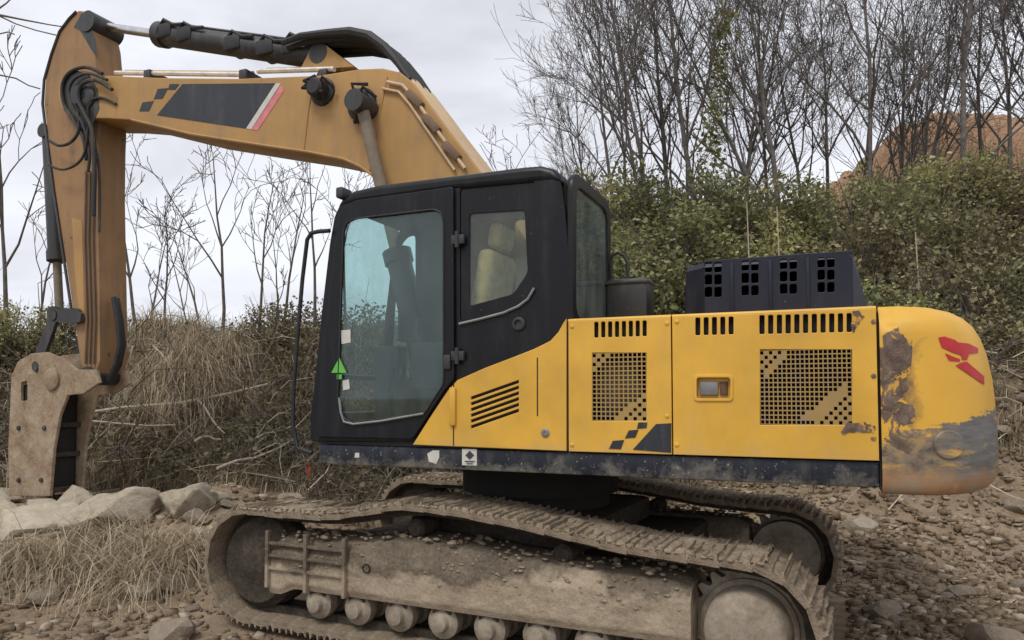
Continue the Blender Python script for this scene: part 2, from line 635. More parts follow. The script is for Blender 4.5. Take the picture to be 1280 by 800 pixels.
def ground_mat():
    t = NT('stony_soil')
    a = t.noise(0.55, 8, 0.62)
    b = t.noise(6, 9, 0.7)
    c = t.ramp(a, [(0.3, (0.21, 0.146, 0.09)), (0.5, (0.33, 0.24, 0.155)), (0.7, (0.44, 0.34, 0.235))])
    c = t.mix(0.5, c, t.ramp(b, [(0.3, (0.07, 0.055, 0.04)), (0.52, (0.22, 0.175, 0.125)), (0.72, (0.40, 0.34, 0.26))]))
    # the overgrown bank further back is darker, leaf mould on soil
    y = t.axis(1)
    mr = t.n.new('ShaderNodeMapRange')
    mr.inputs[1].default_value, mr.inputs[2].default_value = 9.6, 11.8
    t.l.new(t.math('ADD', y, t.math('MULTIPLY', t.math('SUBTRACT', t.noise(0.8, 5, 0.6), 0.5), 3.0)), mr.inputs[0])
    c = t.mix(mr.outputs[0], c, t.ramp(b, [(0.35, (0.035, 0.03, 0.018)), (0.7, (0.11, 0.09, 0.055))]))
    t.bump(t.math('ADD', b, t.math('MULTIPLY', t.noise(30, 6, 0.7), 0.4)), 0.8, 0.05)
    return t.done(c, 0.97, 0, 0.15)


def rockmat(name, a, b, c3, mixf=.3, isl=((0.16, 0.12, 0.085), (0.36, 0.30, 0.22), (0.58, 0.51, 0.41))):
    t = NT(name)
    n = t.noise(3.5, 9, 0.68)
    c = t.ramp(n, [(0.3, a), (0.5, b), (0.7, c3)])
    f = t.noise(22, 7, 0.72)
    c = t.mix(0.3, c, t.ramp(f, [(0.32, (0.10, 0.08, 0.06)), (0.7, (0.62, 0.56, 0.46))]))
    c = t.mix(mixf, c, t.ramp(t.island(), [(0.0, isl[0]), (0.72, isl[1]), (1.0, isl[2])]))
    t.bump(t.math('ADD', n, t.math('MULTIPLY', f, 0.35)), 0.9, 0.04)
    return t.done(c, 0.92, 0, 0.2)


M = {}
M['yellow'] = paint('yellow_paint', (0.76, 0.432, 0.052), dust=(0.50, 0.36, 0.16), amt=0.34, rough=0.42, spots=0.71, chips=0.70, var=0.22, low=(1.50, 1.62, 0.35))
M['boom'] = paint('dusty_boom_paint', (0.45, 0.26, 0.085), dust=(0.31, 0.215, 0.135), amt=1.0, rough=0.6, chips=0.68, spots=0.70)
M['stick'] = paint('dusty_stick_paint', (0.33, 0.19, 0.085), dust=(0.20, 0.14, 0.095), amt=1.2, rough=0.65, chips=0.645, spots=0.68)
M['black'] = paint('black_cab_paint', (0.008, 0.009, 0.012), dust=(0.20, 0.19, 0.18), amt=0.09, rough=0.36, chips=0.76, var=0.3, spots=0.72, spec=0.28)
M['navy'] = paint('navy_hood_paint', (0.016, 0.020, 0.036), dust=(0.24, 0.22, 0.19), amt=0.10, rough=0.45, chips=0.74, var=0.25, spots=0.73, spec=0.3)
M['skirt'] = paint('scuffed_skirt_paint', (0.016, 0.021, 0.032), dust=(0.27, 0.25, 0.21), amt=0.28, rough=0.5, chips=0.70, chip=(0.32, 0.29, 0.24), spots=0.66, low=(1.33, 1.43, 0.6), spec=0.3)
M['under'] = simple('shaded_underside', (0.018, 0.016, 0.014), 0.85)  # near-black: shade under the house put into the colour
M['rubber'] = simple('black_rubber', (0.018, 0.018, 0.019), 0.6, var=0.4, scale=20)
M['cyl_black'] = paint('black_cylinder_paint', (0.030, 0.031, 0.034), dust=(0.22, 0.19, 0.15), amt=0.4, rough=0.45, chips=0.70, spots=0.7)
M['cyl_mud'] = paint('dusty_brown_steel', (0.16, 0.10, 0.06), dust=(0.26, 0.18, 0.12), amt=0.9, rough=0.6)
M['hose'] = paint('dusty_black_hose', (0.022, 0.021, 0.021), dust=(0.20, 0.155, 0.11), amt=0.7, rough=0.65, chips=0.8, spots=0.68)
M['chrome'] = simple('chrome_rod', (0.60, 0.60, 0.60), 0.25, 1.0, 0.15)
M['pipe'] = paint('dusty_pipe_steel', (0.55, 0.40, 0.24), amt=0.5, rough=0.5, dust=(0.40, 0.32, 0.23))
M['pipe_pale'] = simple('pale_pipe_steel', (0.70, 0.66, 0.58), 0.4, 0.3)
M['grille'] = paint('dusty_grille_metal', (0.40, 0.26, 0.085), amt=1.4, rough=0.75, dust=(0.27, 0.225, 0.175))
M['inner'] = simple('engine_bay_shade', (0.012, 0.011, 0.010), 0.9)  # near-black, paints in the shade behind slots and louvres
M['radiator'] = simple('dusty_radiator', (0.20, 0.165, 0.12), 0.85)
M['glass'] = glassmat('cab_glass', (0.72, 0.845, 0.84), 0.10, 1.3, (0.24, 0.28, 0.26))
M['glass_far'] = glassmat('cab_far_glass', (0.90, 0.97, 0.965), 0.05, 0.8, (0.25, 0.28, 0.27))
M['glass_rear'] = glassmat('cab_rear_glass', (0.70, 0.79, 0.79), 0.20, 1.0, (0.33, 0.40, 0.41))  # bluish film colour paints a reflection in with the dust
M['glass_dark'] = glassmat('cab_quarter_glass', (0.86, 0.88, 0.82), 0.08, 1.0)
M['trim'] = simple('silver_trim', (0.24, 0.25, 0.25), 0.5, 0.5)
M['seat'] = simple('olive_tan_seat_cover', (0.60, 0.53, 0.33), 0.8, var=0.25)
M['plastic'] = simple('dark_cab_plastic', (0.035, 0.037, 0.040), 0.6)
M['white'] = simple('white_vinyl', (0.58, 0.57, 0.53), 0.6, var=0.1)
M['pink'] = simple('faded_pink_vinyl', (0.62, 0.20, 0.22), 0.6, var=0.2)
M['decal'] = paint('dark_navy_vinyl', (0.022, 0.027, 0.036), dust=(0.20, 0.18, 0.15), amt=0.3, rough=0.5, chips=0.72)
M['red'] = simple('red_vinyl', (0.48, 0.018, 0.022), 0.5, var=0.2)
M['green'] = simple('green_vinyl', (0.12, 0.46, 0.07), 0.5, var=0.1)
M['counterweight'] = counterweight_mat()
M['rust'] = simple('brown_rust', (0.14, 0.075, 0.045), 0.85, var=0.5, scale=25)
M['shoe'] = mudmat('muddy_track_steel', [(0.3, (0.11, 0.082, 0.056)), (0.5, (0.28, 0.215, 0.147)), (0.7, (0.46, 0.375, 0.272))], 0.9, 8, 0.03)
M['mud'] = mudmat('clotted_mud', [(0.3, (0.15, 0.11, 0.073)), (0.5, (0.33, 0.255, 0.175)), (0.72, (0.49, 0.40, 0.29))], 0.9, 10, 0.03)
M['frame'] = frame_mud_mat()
M['wheel'] = mudmat('muddy_wheel_steel', [(0.3, (0.17, 0.138, 0.102)), (0.5, (0.29, 0.245, 0.19)), (0.7, (0.42, 0.365, 0.29))], 0.6, 6, 0.02, 26, fmix=0.22)
M['chain'] = mudmat('shaded_chain_mud', [(0.3, (0.018, 0.015, 0.012)), (0.55, (0.045, 0.036, 0.028)), (0.75, (0.11, 0.088, 0.066))], 0.8, 9, 0.03, 30, fmix=0.10)  # mud darkened so its colour carries the shade under the house
M['breaker'] = mudmat('muddy_breaker_plate', [(0.28, (0.10, 0.065, 0.04)), (0.42, (0.26, 0.17, 0.10)), (0.55, (0.38, 0.29, 0.19)), (0.72, (0.52, 0.43, 0.32))], 0.7, 4, 0.02)
M['ground'] = ground_mat()
M['red_soil'] = mudmat('red_brown_soil', [(0.3, (0.24, 0.12, 0.062)), (0.5, (0.48, 0.25, 0.125)), (0.7, (0.60, 0.38, 0.22))], 1.0, 0.9, 0.25, 6)
M['rock'] = rockmat('pale_limestone', (0.32, 0.24, 0.155), (0.60, 0.515, 0.385), (0.76, 0.69, 0.56))
M['stone'] = rockmat('brown_rubble_stone', (0.16, 0.122, 0.087), (0.29, 0.23, 0.17), (0.46, 0.39, 0.305))
M['rubble'] = rockmat('soil_and_stone_rubble', (0.125, 0.085, 0.053), (0.25, 0.18, 0.118), (0.43, 0.345, 0.25), .6, ((0.10, 0.065, 0.037), (0.265, 0.185, 0.118), (0.63, 0.535, 0.41)))
M['bark'] = simple('dark_wet_bark', (0.13, 0.115, 0.104), 0.9, var=0.4, scale=9, bump=0.4)
M['bark_pale'] = simple('grey_sapling_bark', (0.125, 0.105, 0.088), 0.9, var=0.4, scale=9, bump=0.3)
M['cane'] = simple('dry_pale_cane', (0.44, 0.37, 0.27), 0.8, var=0.3, scale=20)
M['straw'] = leafmat('dry_straw', [(0.0, (0.26, 0.20, 0.13)), (0.5, (0.50, 0.415, 0.285)), (1.0, (0.70, 0.61, 0.45))], tint=(0.33, 0.265, 0.18))
M['brush'] = leafmat('brown_brush', [(0.0, (0.10, 0.075, 0.048)), (0.6, (0.25, 0.195, 0.125)), (1.0, (0.50, 0.41, 0.28))])
M['weeds'] = leafmat('dark_weeds', [(0.0, (0.07, 0.06, 0.036)), (0.6, (0.16, 0.135, 0.08)), (1.0, (0.31, 0.26, 0.16))])
M['leaf'] = leafmat('olive_leaves', [(0.0, (0.125, 0.135, 0.058)), (0.55, (0.29, 0.295, 0.13)), (1.0, (0.52, 0.50, 0.27))], trans=0.35, own=True)
M['leaf_dark'] = leafmat('dark_green_leaves', [(0.0, (0.08, 0.10, 0.044)), (0.6, (0.20, 0.23, 0.10)), (1.0, (0.40, 0.405, 0.20))], trans=0.35, own=True)
M['leaf_brown'] = leafmat('dying_brown_leaves', [(0.0, (0.11, 0.09, 0.05)), (0.5, (0.235, 0.20, 0.11)), (1.0, (0.41, 0.36, 0.21))])
def bare_mat():
    t = NT('bare_worn_metal')
    c = t.ramp(t.noise(13, 8, 0.75), [(0.3, (0.05, 0.035, 0.028)), (0.5, (0.135, 0.092, 0.068)), (0.68, (0.26, 0.20, 0.15))])
    k = t.ramp(t.noise(7, 7, 0.75, dist=.6), [(0.545, 0.0), (0.57, 1.0)])
    c = t.mix(k, c, (0.60, 0.32, 0.05))
    t.bump(t.noise(30, 5, 0.7), .3, .004)
    return t.done(c, 0.75)


M['bare'] = bare_mat()
M['orange'] = simple('orange_red_plastic', (0.72, 0.09, 0.03), 0.6, var=0.2)

# ================================================================== GROUND
def build_ground():
    def axis(lo, hi, n, c, k):
        t = np.linspace(-1, 1, n)
        s = np.sinh(t * k) / math.sinh(k)
        return np.where(s < 0, c + s * (c - lo), c + s * (hi - c))
    xs = axis(-420, 420, 330, 0.0, 5.2)
    ys = axis(-420, 600, 330, 9.0, 5.6)
    X, Y = np.meshgrid(xs, ys)
    Z = terrain(X, Y)
    far = ss(45, 120, np.hypot(X, Y))
    Z = Z * (1 - far) + far * 0.5
    back = 1 - ss(-6, 3, Y)
    Z = Z * (1 - back)
    n, m = X.shape
    v = np.stack([X, Y, Z], -1).reshape(-1, 3)
    i = np.arange(n * m).reshape(n, m)
    f = np.stack([i[:-1, :-1], i[:-1, 1:], i[1:, 1:], i[1:, :-1]], -1).reshape(-1, 4)
    me = fast_mesh('ground', v, f, smooth=True)
    mesh_object('ground', me, M['ground'], kind='structure', label='stony tan soil of the work yard rising into an overgrown bank')


def fast_mesh(name, v, f, smooth=False):
    v = np.asarray(v, np.float32)
    f = np.asarray(f, np.int32)
    me = bpy.data.meshes.new(name)
    k = f.shape[1]
    me.vertices.add(len(v))
    me.vertices.foreach_set('co', v.ravel())
    me.loops.add(f.size)
    me.loops.foreach_set('vertex_index', f.ravel())
    me.polygons.add(len(f))
    me.polygons.foreach_set('loop_start', np.arange(0, f.size, k, dtype=np.int32))
    me.polygons.foreach_set('loop_total', np.full(len(f), k, np.int32))
    me.update(calc_edges=True)
    if smooth:
        me.polygons.foreach_set('use_smooth', [True] * len(f))
    return me


build_ground()


def build_mound():
    # bare red-brown earth heap beyond the shrubs
    n, m = 190, 100
    xs = np.linspace(9.5, 60, n)
    ys = np.linspace(22, 50, m)
    X, Y = np.meshgrid(xs, ys)
    prof_ = ss(12.6, 15.2, X + 1.6 * fbm(X * .35, Y * .35, 5))
    crest = 7.3 * prof_ * (ss(22.5, 27.0, Y)) * (1 - 0.8 * ss(33, 49, Y))
    Z = terrain(X, Y) * 0.75 + crest - 0.2 + 1.0 * fbm(X * 0.6, Y * 0.6, 31) + 0.9 * fbm(X * 1.5, Y * 1.5, 41) + 0.6 * np.abs(fbm(X * 2.8, Y * .9, 47)) * prof_
    edge = np.minimum(np.minimum(X - 9.5, 60 - X), np.minimum(Y - 22, 50 - Y))
    Z = Z - 4 * (1 - ss(0, 1.5, edge))
    v = np.stack([X, Y, Z], -1).reshape(-1, 3)
    i = np.arange(n * m).reshape(m, n)
    f = np.stack([i[:-1, :-1], i[:-1, 1:], i[1:, 1:], i[1:, :-1]], -1).reshape(-1, 4)
    mesh_object('hill', fast_mesh('hill', v, f, True), M['red_soil'], kind='structure', label='bare red-brown earth mound behind the shrubs')


build_mound()

# ================================================================== EXCAVATOR
EX = bpy.data.objects.new('excavator', None)
COL.objects.link(EX)
EX.location = (SC[0], SC[1], 0)
EX.rotation_euler = (0, 0, YAW_H)
tag(EX, 'yellow and black crawler excavator with muddy tracks parked with its arm down', 'excavator')
SIDE = 1.44
ZT, ZB, ZS = 2.437, 1.36, 1.518          # deck top, frame bottom, top of the dark skirt


def ragged(poly, amp, seed, per=7):
    g = random.Random(seed)
    out = []
    for i in range(len(poly)):
        a, b = poly[i], poly[(i + 1) % len(poly)]
        for k in range(per):
            t = k / per
            out.append((a[0] + (b[0] - a[0]) * t + g.gauss(0, amp), a[1] + (b[1] - a[1]) * t + g.gauss(0, amp)))
    return out


def planar_decal(name, polys_px, d, mat, parent, y=None, yaw=YAW_H, **kw):
    if name == 'marking' and len(polys_px) > 1:          # separate patches of vinyl
        return [planar_decal(name, [q], d, mat, parent, y, yaw, **kw) for q in polys_px][0]
    mb = MB()
    yy = d + 0.004 if y is None else y
    for poly in polys_px:
        p = HPS(poly, yy, yaw)
        n = len(p)
        vs = [(a, yy, b) for a, b in p] + [(a, yy - 0.003, b) for a, b in p]
        fs = [tuple(range(n)), tuple(range(2 * n - 1, n - 1, -1))] + [(i, (i + 1) % n, n + (i + 1) % n, n + i) for i in range(n)]
        mb.add(vs, fs)
    return mb.build(name, mat, parent, **kw)


# ---------------------------------------------------------------- swing frame, deck, side panels
mb = MB()
mb.box(-2.67, 1.36, -1.42, 1.42, ZB, ZS - 0.004, 0.015)
mb.build('swing_frame', M['skirt'], EX)
mb = MB()
mb.lathe((0, 0, 0.95), (0, 0, 1), [(0, 0.62), (0.12, 0.62), (0.12, 0.7), (0.3, 0.7), (0.3, 0.75), (0.405, 0.75)], 36)
mb.build('slew_ring', M['under'], EX)

# front swoosh panel with slanted louvres
swoosh = [(516, 556), (538, 521), (560, 488), (572, 475), (606, 460), (640, 447), (668, 436), (688, 426), (698, 415), (704, 404), (708.2, 398), (708.2, 564)]
lou = []
for k in range(6):
    y = 498 + k * 7.2
    lou.append([(589, y - 1.6), (648.5, y - 22.5), (648.5, y - 19.2), (589, y + 1.8)])
pA = plate('side_panel', HPS(swoosh, SIDE), SIDE - 0.03, SIDE + 0.004, M['yellow'], EX,
           holes=[HPS(h, SIDE) for h in lou], bev=0.006, label='yellow swoosh panel under the cab with slanted louvres')
mb = MB()
for h in lou:
    p = HPS(h, SIDE)
    mb.add([(p[0][0], SIDE + .004, p[0][1] + .004), (p[1][0], SIDE + .004, p[1][1] + .004), (p[1][0], SIDE - .028, p[1][1] - .03), (p[0][0], SIDE - .028, p[0][1] - .03)], [(0, 1, 2, 3)])
mb.build('louvre', M['inner'], pA, fix=False)  # blades coloured black: shade of the gaps painted on
for (a, b) in [((567.5, 478), (567.5, 557)), ((672, 447), (672, 520))]:
    p, q = HP(*a, SIDE), HP(*b, SIDE)
    mb = MB()
    mb.box(p[0] - .004, p[0] + .004, SIDE + .003, SIDE + .0065, q[1], p[1])
    mb.build('seam', M['under'], pA)
p = HP(682, 541, SIDE)
mb = MB()
mb.lathe((p[0], SIDE, p[1]), (0, 1, 0), [(0, .03), (.012, .03), (.016, .022), (.016, .012), (.010, .010)], 18)
mb.build('lock', M['trim'], pA)
p = HP(567, 508, SIDE)
mb = MB()
mb.box(p[0] - .025, p[0] + .025, SIDE + .002, SIDE + .028, p[1] - .14, p[1] + .14, .008)
mb.build('hinge', M['yellow'], pA)

# rounded deck edge profile between side panel and deck top
ER = 0.018


def cover_top(name, x0, x1):
    prof = []
    for k in range(7):
        a = math.pi / 2 * k / 6
        prof.append((SIDE - ER + ER * math.cos(a), ZT - ER + ER * math.sin(a)))
    prof = prof + [(-q, z) for q, z in prof[::-1]]
    inner = [(q * 0.994, z - 0.010) for q, z in prof]
    mb = MB()
    ring = prof + inner[::-1]
    mb.loft([[(x0, q, z) for q, z in ring], [(x1, q, z) for q, z in ring]])
    return mb.build(name, M['yellow'], EX)


XA, XB, XC = HP(709.5, 480, SIDE)[0], HP(840, 480, SIDE)[0], HP(1097, 480, SIDE)[0]
cover_top('engine_deck', XA - .004, XB + .004)
cover_top('engine_deck', XB - .004, XC)


def slot_holes(x0, x1, n, ytop0, ytop1, h):
    out = []
    for k in range(n):
        c = x0 + (x1 - x0) * (k + .5) / n
        yt = ytop0 + (ytop1 - ytop0) * (k + .5) / n
        w = (x1 - x0) / n * 0.29
        out.append(rounded(HPS([(c - w, yt), (c + w, yt), (c + w, yt + h), (c - w, yt + h)], SIDE), 0.008, 2))
    return out


def rect(px, d=SIDE):
    (x0, y0, x1, y1) = px
    a, b = HP(x0, y0, d), HP(x1, y1, d)
    c, e = HP(x0, y1, d), HP(x1, y0, d)
    return [a, e, b, c]


ztop = ZT - ER
gB = (740, 441, 808, 526)
pB = plate('service_door', [(XA - .006, ZS + .003), (XB + .004, ZS + .003), (XB + .004, ztop), (XA - .006, ztop)], SIDE - .012, SIDE, M['yellow'], EX,
           holes=[rect(gB)] + slot_holes(741, 810, 8, 402.6, 400.6, 19.5), bev=0.004, label='yellow service door with a narrow perforated grille')
gC = (950, 437, 1065, 531)
pC = plate('service_door', [(XB - .004, ZS + .003), (XC, ZS + .003), (XC, ztop), (XB - .004, ztop)], SIDE - .012, SIDE, M['yellow'], EX,
           holes=[rect(gC), rounded(rect((869, 470, 915, 500)), .03)] + slot_holes(867, 919, 5, 397.2, 395.8, 22) + slot_holes(947, 1067, 11, 394.2, 391.4, 23.5), bev=0.004,
           label='yellow service door with a wide perforated grille and a latch')


def grille(px, nx, nz, solid, parent):
    """Perforated sheet, every hole a real opening."""
    c = rect(px)
    x0, x1 = (c[0][0] + c[3][0]) / 2, (c[1][0] + c[2][0]) / 2
    z1, z0 = (c[0][1] + c[1][1]) / 2, (c[2][1] + c[3][1]) / 2
    fr = 0.26
    bx, bz = [], []
    for i in range(nx):
        w = (x1 - x0) / nx
        bx += [x0 + w * (i + fr / 2), x0 + w * (i + 1 - fr / 2)]
    for j in range(nz):
        w = (z1 - z0) / nz
        bz += [z0 + w * (j + fr / 2), z0 + w * (j + 1 - fr / 2)]
    bx = [x0] + bx + [x1]
    bz = [z0] + bz + [z1]
    yf, yb = SIDE - .003, SIDE - .012
    V, F = [], []
    W = len(bx)
    for zz in bz:
        for xx in bx:
            V.append((xx, yf, zz))
    NB = len(V)
    V += [(a, yb, b) for a, _, b in V]
    for j in range(len(bz) - 1):
        for i in range(W - 1):
            hole = (i % 2 == 1) and (j % 2 == 1) and not solid(i // 2, j // 2)
            a, b, c2, d = j * W + i, j * W + i + 1, (j + 1) * W + i + 1, (j + 1) * W + i
            if not hole:
                F.append((a, b, c2, d))
            else:
                for p, q in ((a, b), (b, c2), (c2, d), (d, a)):
                    F.append((p, q, q + NB, p + NB))
    mb = MB()
    mb.add(V, F)
    o = mb.build('grille', M['grille'], parent, fix=False)
    return o


def solidB(i, j):
    jj = 14 - j
    if i + jj <= 4: return (i + jj) % 2 == 1
    k = (11 - i) + (14 - jj)
    if k <= 6: return k % 2 == 1 or (k in (5, 6) and jj > 9 and i < 9)
    return False


def solidC(i, j):
    jj = 15 - j
    if i + jj <= 4: return (i + jj) % 2 == 1
    if i + jj <= 6: return 0 < i < 6
    k = (19 - i) + (15 - jj) * 1.25
    if k <= 7.5: return (int(19 - i) + int(15 - jj)) % 2 == 1
    if k <= 11.5: return i < 19 and jj < 15
    return False


grille(gB, 12, 15, solidB, pB)
grille(gC, 20, 16, solidC, pC)
for g0, g1 in ((738, 813), (864, 922), (944, 1070)):  # black boxes added behind the slots to stand in for shade
    a_, b_ = HP(g0, 400, SIDE), HP(g1, 400, SIDE)
    mb = MB()
    mb.box(b_[0], a_[0], SIDE - .12, SIDE - .036, 2.26, ZT - .034)
    mb.build('slot_shade_box', M['inner'], pB if g0 == 738 else pC)
# latch in its recess
c = rect((873, 474, 911, 496))
mb = MB()
mb.box(c[1][0] - .02, c[0][0] + .02, SIDE - .042, SIDE - .034, c[2][1] - .015, c[0][1] + .015)
lo = mb.build('latch_recess', M['yellow'], pC)
c2 = rect((874, 477, 897, 494))
mb = MB()
mb.box(c2[1][0], c2[0][0], SIDE - .034, SIDE - .012, c2[2][1], c2[0][1], .005)
c3 = rect((899, 477, 909, 494))
mb.build('latch', M['trim'], pC)
mb = MB()
mb.box(c3[1][0], c3[0][0], SIDE - .034, SIDE - .02, c3[2][1], c3[0][1], .004)
mb.build('lock', M['rust'], pC)
mb = MB()
ring = rounded(rect((867.5, 468.5, 916.5, 501.5)), .03)
ring2 = rounded(rect((871, 472, 913, 498)), .02)
o = plate('latch_rim', ring, SIDE - .002, SIDE + .010, M['yellow'], pC, holes=[ring2], bev=.003)
# dark checker marking at the foot of the narrow door
planar_decal('marking', [[(839, 529), (820, 530), (791, 562), (839, 566)], [(798, 528), (809, 528), (808, 535), (796, 536)],
                         [(786, 538), (798, 537), (794, 547), (781, 548)], [(766, 551), (780, 550), (776, 561.5), (761, 561)]], SIDE, M['decal'], pB)
# scuffs and rust on the rear edge of the wide door
for q_ in ([(1056, 530), (1078, 527), (1094, 533), (1092, 541), (1070, 540), (1053, 543)], [(1064, 390), (1074, 388), (1079, 395), (1070, 410), (1066, 416)]):
    planar_decal('scuff', [ragged(q_, .9, len(q_) + int(q_[0][0]), 5)], SIDE, M['bare'], pC)
for (x, y) in ((1092, 402), (1092, 470), (1092, 548), (846, 402), (846, 556), (834, 404), (834, 520), (715, 408), (715, 556)):
    p = HP(x, y, SIDE)
    mb = MB()
    mb.lathe((p[0], SIDE - .001, p[1]), (0, 1, 0), [(0, .014), (.006, .014), (.009, .008)], 10)
    mb.build('bolt', M['bare'] if x > 1000 else M['yellow'], pC if x > 840 else pB)
# engine bay behind the openings
mb = MB()
mb.box(XC + .02, XA - .02, -1.2, SIDE - .24, ZS + .002, ZT - .04)
mb.box(XB - .02, XB + .02, SIDE - .24, SIDE - .031, ZS + .002, ZT - .04)
mb.build('engine_bay', M['inner'], EX)
c = rect((752, 452, 800, 520), SIDE - .2)
mb = MB()
mb.box(c[1][0], c[0][0], SIDE - .235, SIDE - .16, c[2][1], c[0][1], .02)
mb.lathe(((c[0][0] + c[1][0]) / 2, SIDE - .16, (c[0][1] + c[2][1]) / 2), (0, 1, 0), [(0, .16), (.03, .16), (.05, .12), (.05, .03)], 24)
mb.build('oil_cooler', M['radiator'], EX)
# far side panel and front face of the upper body, fuel tank ahead of it
mb = MB()
mb.box(XC, XA, -SIDE, -SIDE + .03, ZS + .003, ztop, .006)
mb.build('side_panel', M['yellow'], EX, label='plain yellow panel on the far side')
mb = MB()
mb.box(-.74, .55, -SIDE, -.42, ZS + .003, 2.43, .04)
mb.box(.55, 1.2, -SIDE, -.42, ZS + .003, 2.0, .04)
mb.build('fuel_tank', M['yellow'], EX)
mb = MB()
mb.box(-.745, -.70, -.40, 1.30, ZS + .003, 2.40, .004)
mb.build('firewall', M['under'], EX)

# ---------------------------------------------------------------- engine hood with ventilation openings
hz0, hz1 = ZT + .002, 2.865
xl, xr = HP(880, 350, .95)[0], HP(1066, 350, .95)[0]
xl0, xr0 = HP(851, 383, .95)[0], HP(1089, 380, .95)[0]
xl1, xr1 = HP(853, 336, .95)[0], HP(1070, 318, .95)[0]
hh = []
for gx, gy in ((881, 328), (927, 326), (975, 324), (1022, 322)):
    for i in range(2):
        for j in range(3):
            x, y = gx + i * 12.0, gy + j * 15.5
            hh.append(rounded(HPS([(x, y), (x + 9, y - .5), (x + 9, y + 12), (x, y + 12.5)], .95), .014, 3))
hood = plate('engine_hood', [(xl, hz0), (xr, hz0), (xr, hz1), (xl, hz1)], .93, .95, M['navy'], EX, holes=hh, bev=.003)
mb = MB()
b = [(xl, .95), (xl0, .80), (xl0, -.80), (xl, -.95), (xr, -.95), (xr0, .0 - .80), (xr0, .80), (xr, .95)]
t_ = [(xl, .95), (xl1, .80), (xl1, -.80), (xl, -.95), (xr, -.95), (xr1 + .0, -.80), (xr1, .80), (xr, .95)]
rb = [(x, y, hz0) for x, y in b]
r1 = [(x, y, hz1 - .05) for x, y in t_]
r2 = [((x - (xl + xr) / 2) * .97 + (xl + xr) / 2, y * .985, hz1 - .012) for x, y in t_]
r3 = [((x - (xl + xr) / 2) * .93 + (xl + xr) / 2, y * .94, hz1) for x, y in t_]
n = 8
vs = rb + r1 + r2 + r3
fs = []
for i in range(3):
    for k in range(n):
        k2 = (k + 1) % n
        if k == 7 and i == 0: continue            # the pierced plate closes this side
        fs.append((i * n + k, i * n + k2, (i + 1) * n + k2, (i + 1) * n + k))
fs.append(tuple(3 * n + k for k in range(n)))
mb.add(vs, fs)
mb.build('hood_shell', M['navy'], hood, angle=25)
mb = MB()
mb.box(xr + .05, xl - .05, -.5, .7, hz0, hz0 + .16, .03)
mb.cyl((xl - .2, .5, hz0 + .2), (xr + .2, .5, hz0 + .2), .09)
mb.build('engine', M['inner'], hood)
for k in range(3):                              # pressed ribs between the openings
    x = HP((903, 951, 998)[k] + 12, 350, .95)[0]
    mb = MB()
    mb.box(x - .012, x + .012, .945, .962, hz0 + .01, hz1 - .03, .005)
    mb.build('rib', M['navy'], hood)

# intake box and hoop standing behind the cab
dI = .55
c = rect((757, 352, 809, 380), dI)
mb = MB()
mb.box(c[1][0], c[0][0], dI - .28, dI, ZT + .002, c[0][1] + .02, .03)
mb.box(c[1][0] - .008, c[0][0] + .008, dI - .29, dI + .01, c[0][1] - .03, c[0][1] + .0, .01)
ib = mb.build('intake_box', M['cyl_black'], EX)
mb = MB()
mb.tube([(*HP(x, y, dI), dI) if False else (HP(x, y, dI)[0], dI - .06, HP(x, y, dI)[1]) for x, y in ((762, 352), (761, 330), (763, 318), (770, 314), (778, 318), (782, 328), (783, 352))], .014, 8)
mb.build('handle', M['rubber'], ib)

# ---------------------------------------------------------------- counterweight
def cw_ring(z, e):
    """Plan of the counterweight at a height, drawn in by e."""
    pts = []
    yy, D = 1.445 - e, 0.66 - e
    pts.append((-2.685, yy, z))
    pts.append((-2.76, yy, z))
    N = 140
    for k in range(N + 1):
        a = -math.pi / 2 + math.pi * k / N
        s, c_ = math.sin(a), math.cos(a)
        n_ = 3.0
        y = -yy * math.copysign(abs(s) ** (2 / n_), s)
        x = -2.76 - D * abs(c_) ** (2 / n_)
        pts.append((x, y, z))
    pts.append((-2.685, -yy, z))
    return pts


prof = [(1.325, .16), (1.332, .10), (1.35, .055), (1.385, .02), (1.43, .0), (1.60, -.003), (1.80, .004), (2.0, .02), (2.16, .05), (2.26, .085), (2.33, .125), (2.38, .175), (2.41, .23), (2.43, .32), (2.437, .5)]
mb = MB()
# drawn in more at the tail than along the side, as the cast block is
rings = []
for z, e in prof:
    es = max(0, (z - 2.33)) * 0.9 if z > 1.5 else e * .35
    r_ = cw_ring(z, e)
    s_ = (1.445 - es) / (1.445 - e)
    r_ = [(x, y * s_, zz) for x, y, zz in r_]
    rings.append(r_)
mb.loft(rings)
cw_me = mb.mesh('counterweight', angle=50)
CW = mesh_object('counterweight', cw_me, M['counterweight'], EX)
WM = Matrix.Translation((SC[0], SC[1], 0)) @ Matrix.Rotation(YAW_H, 4, 'Z')
bvh = BVHTree.FromPolygons([v.co.copy() for v in cw_me.vertices], [tuple(p.vertices) for p in cw_me.polygons])


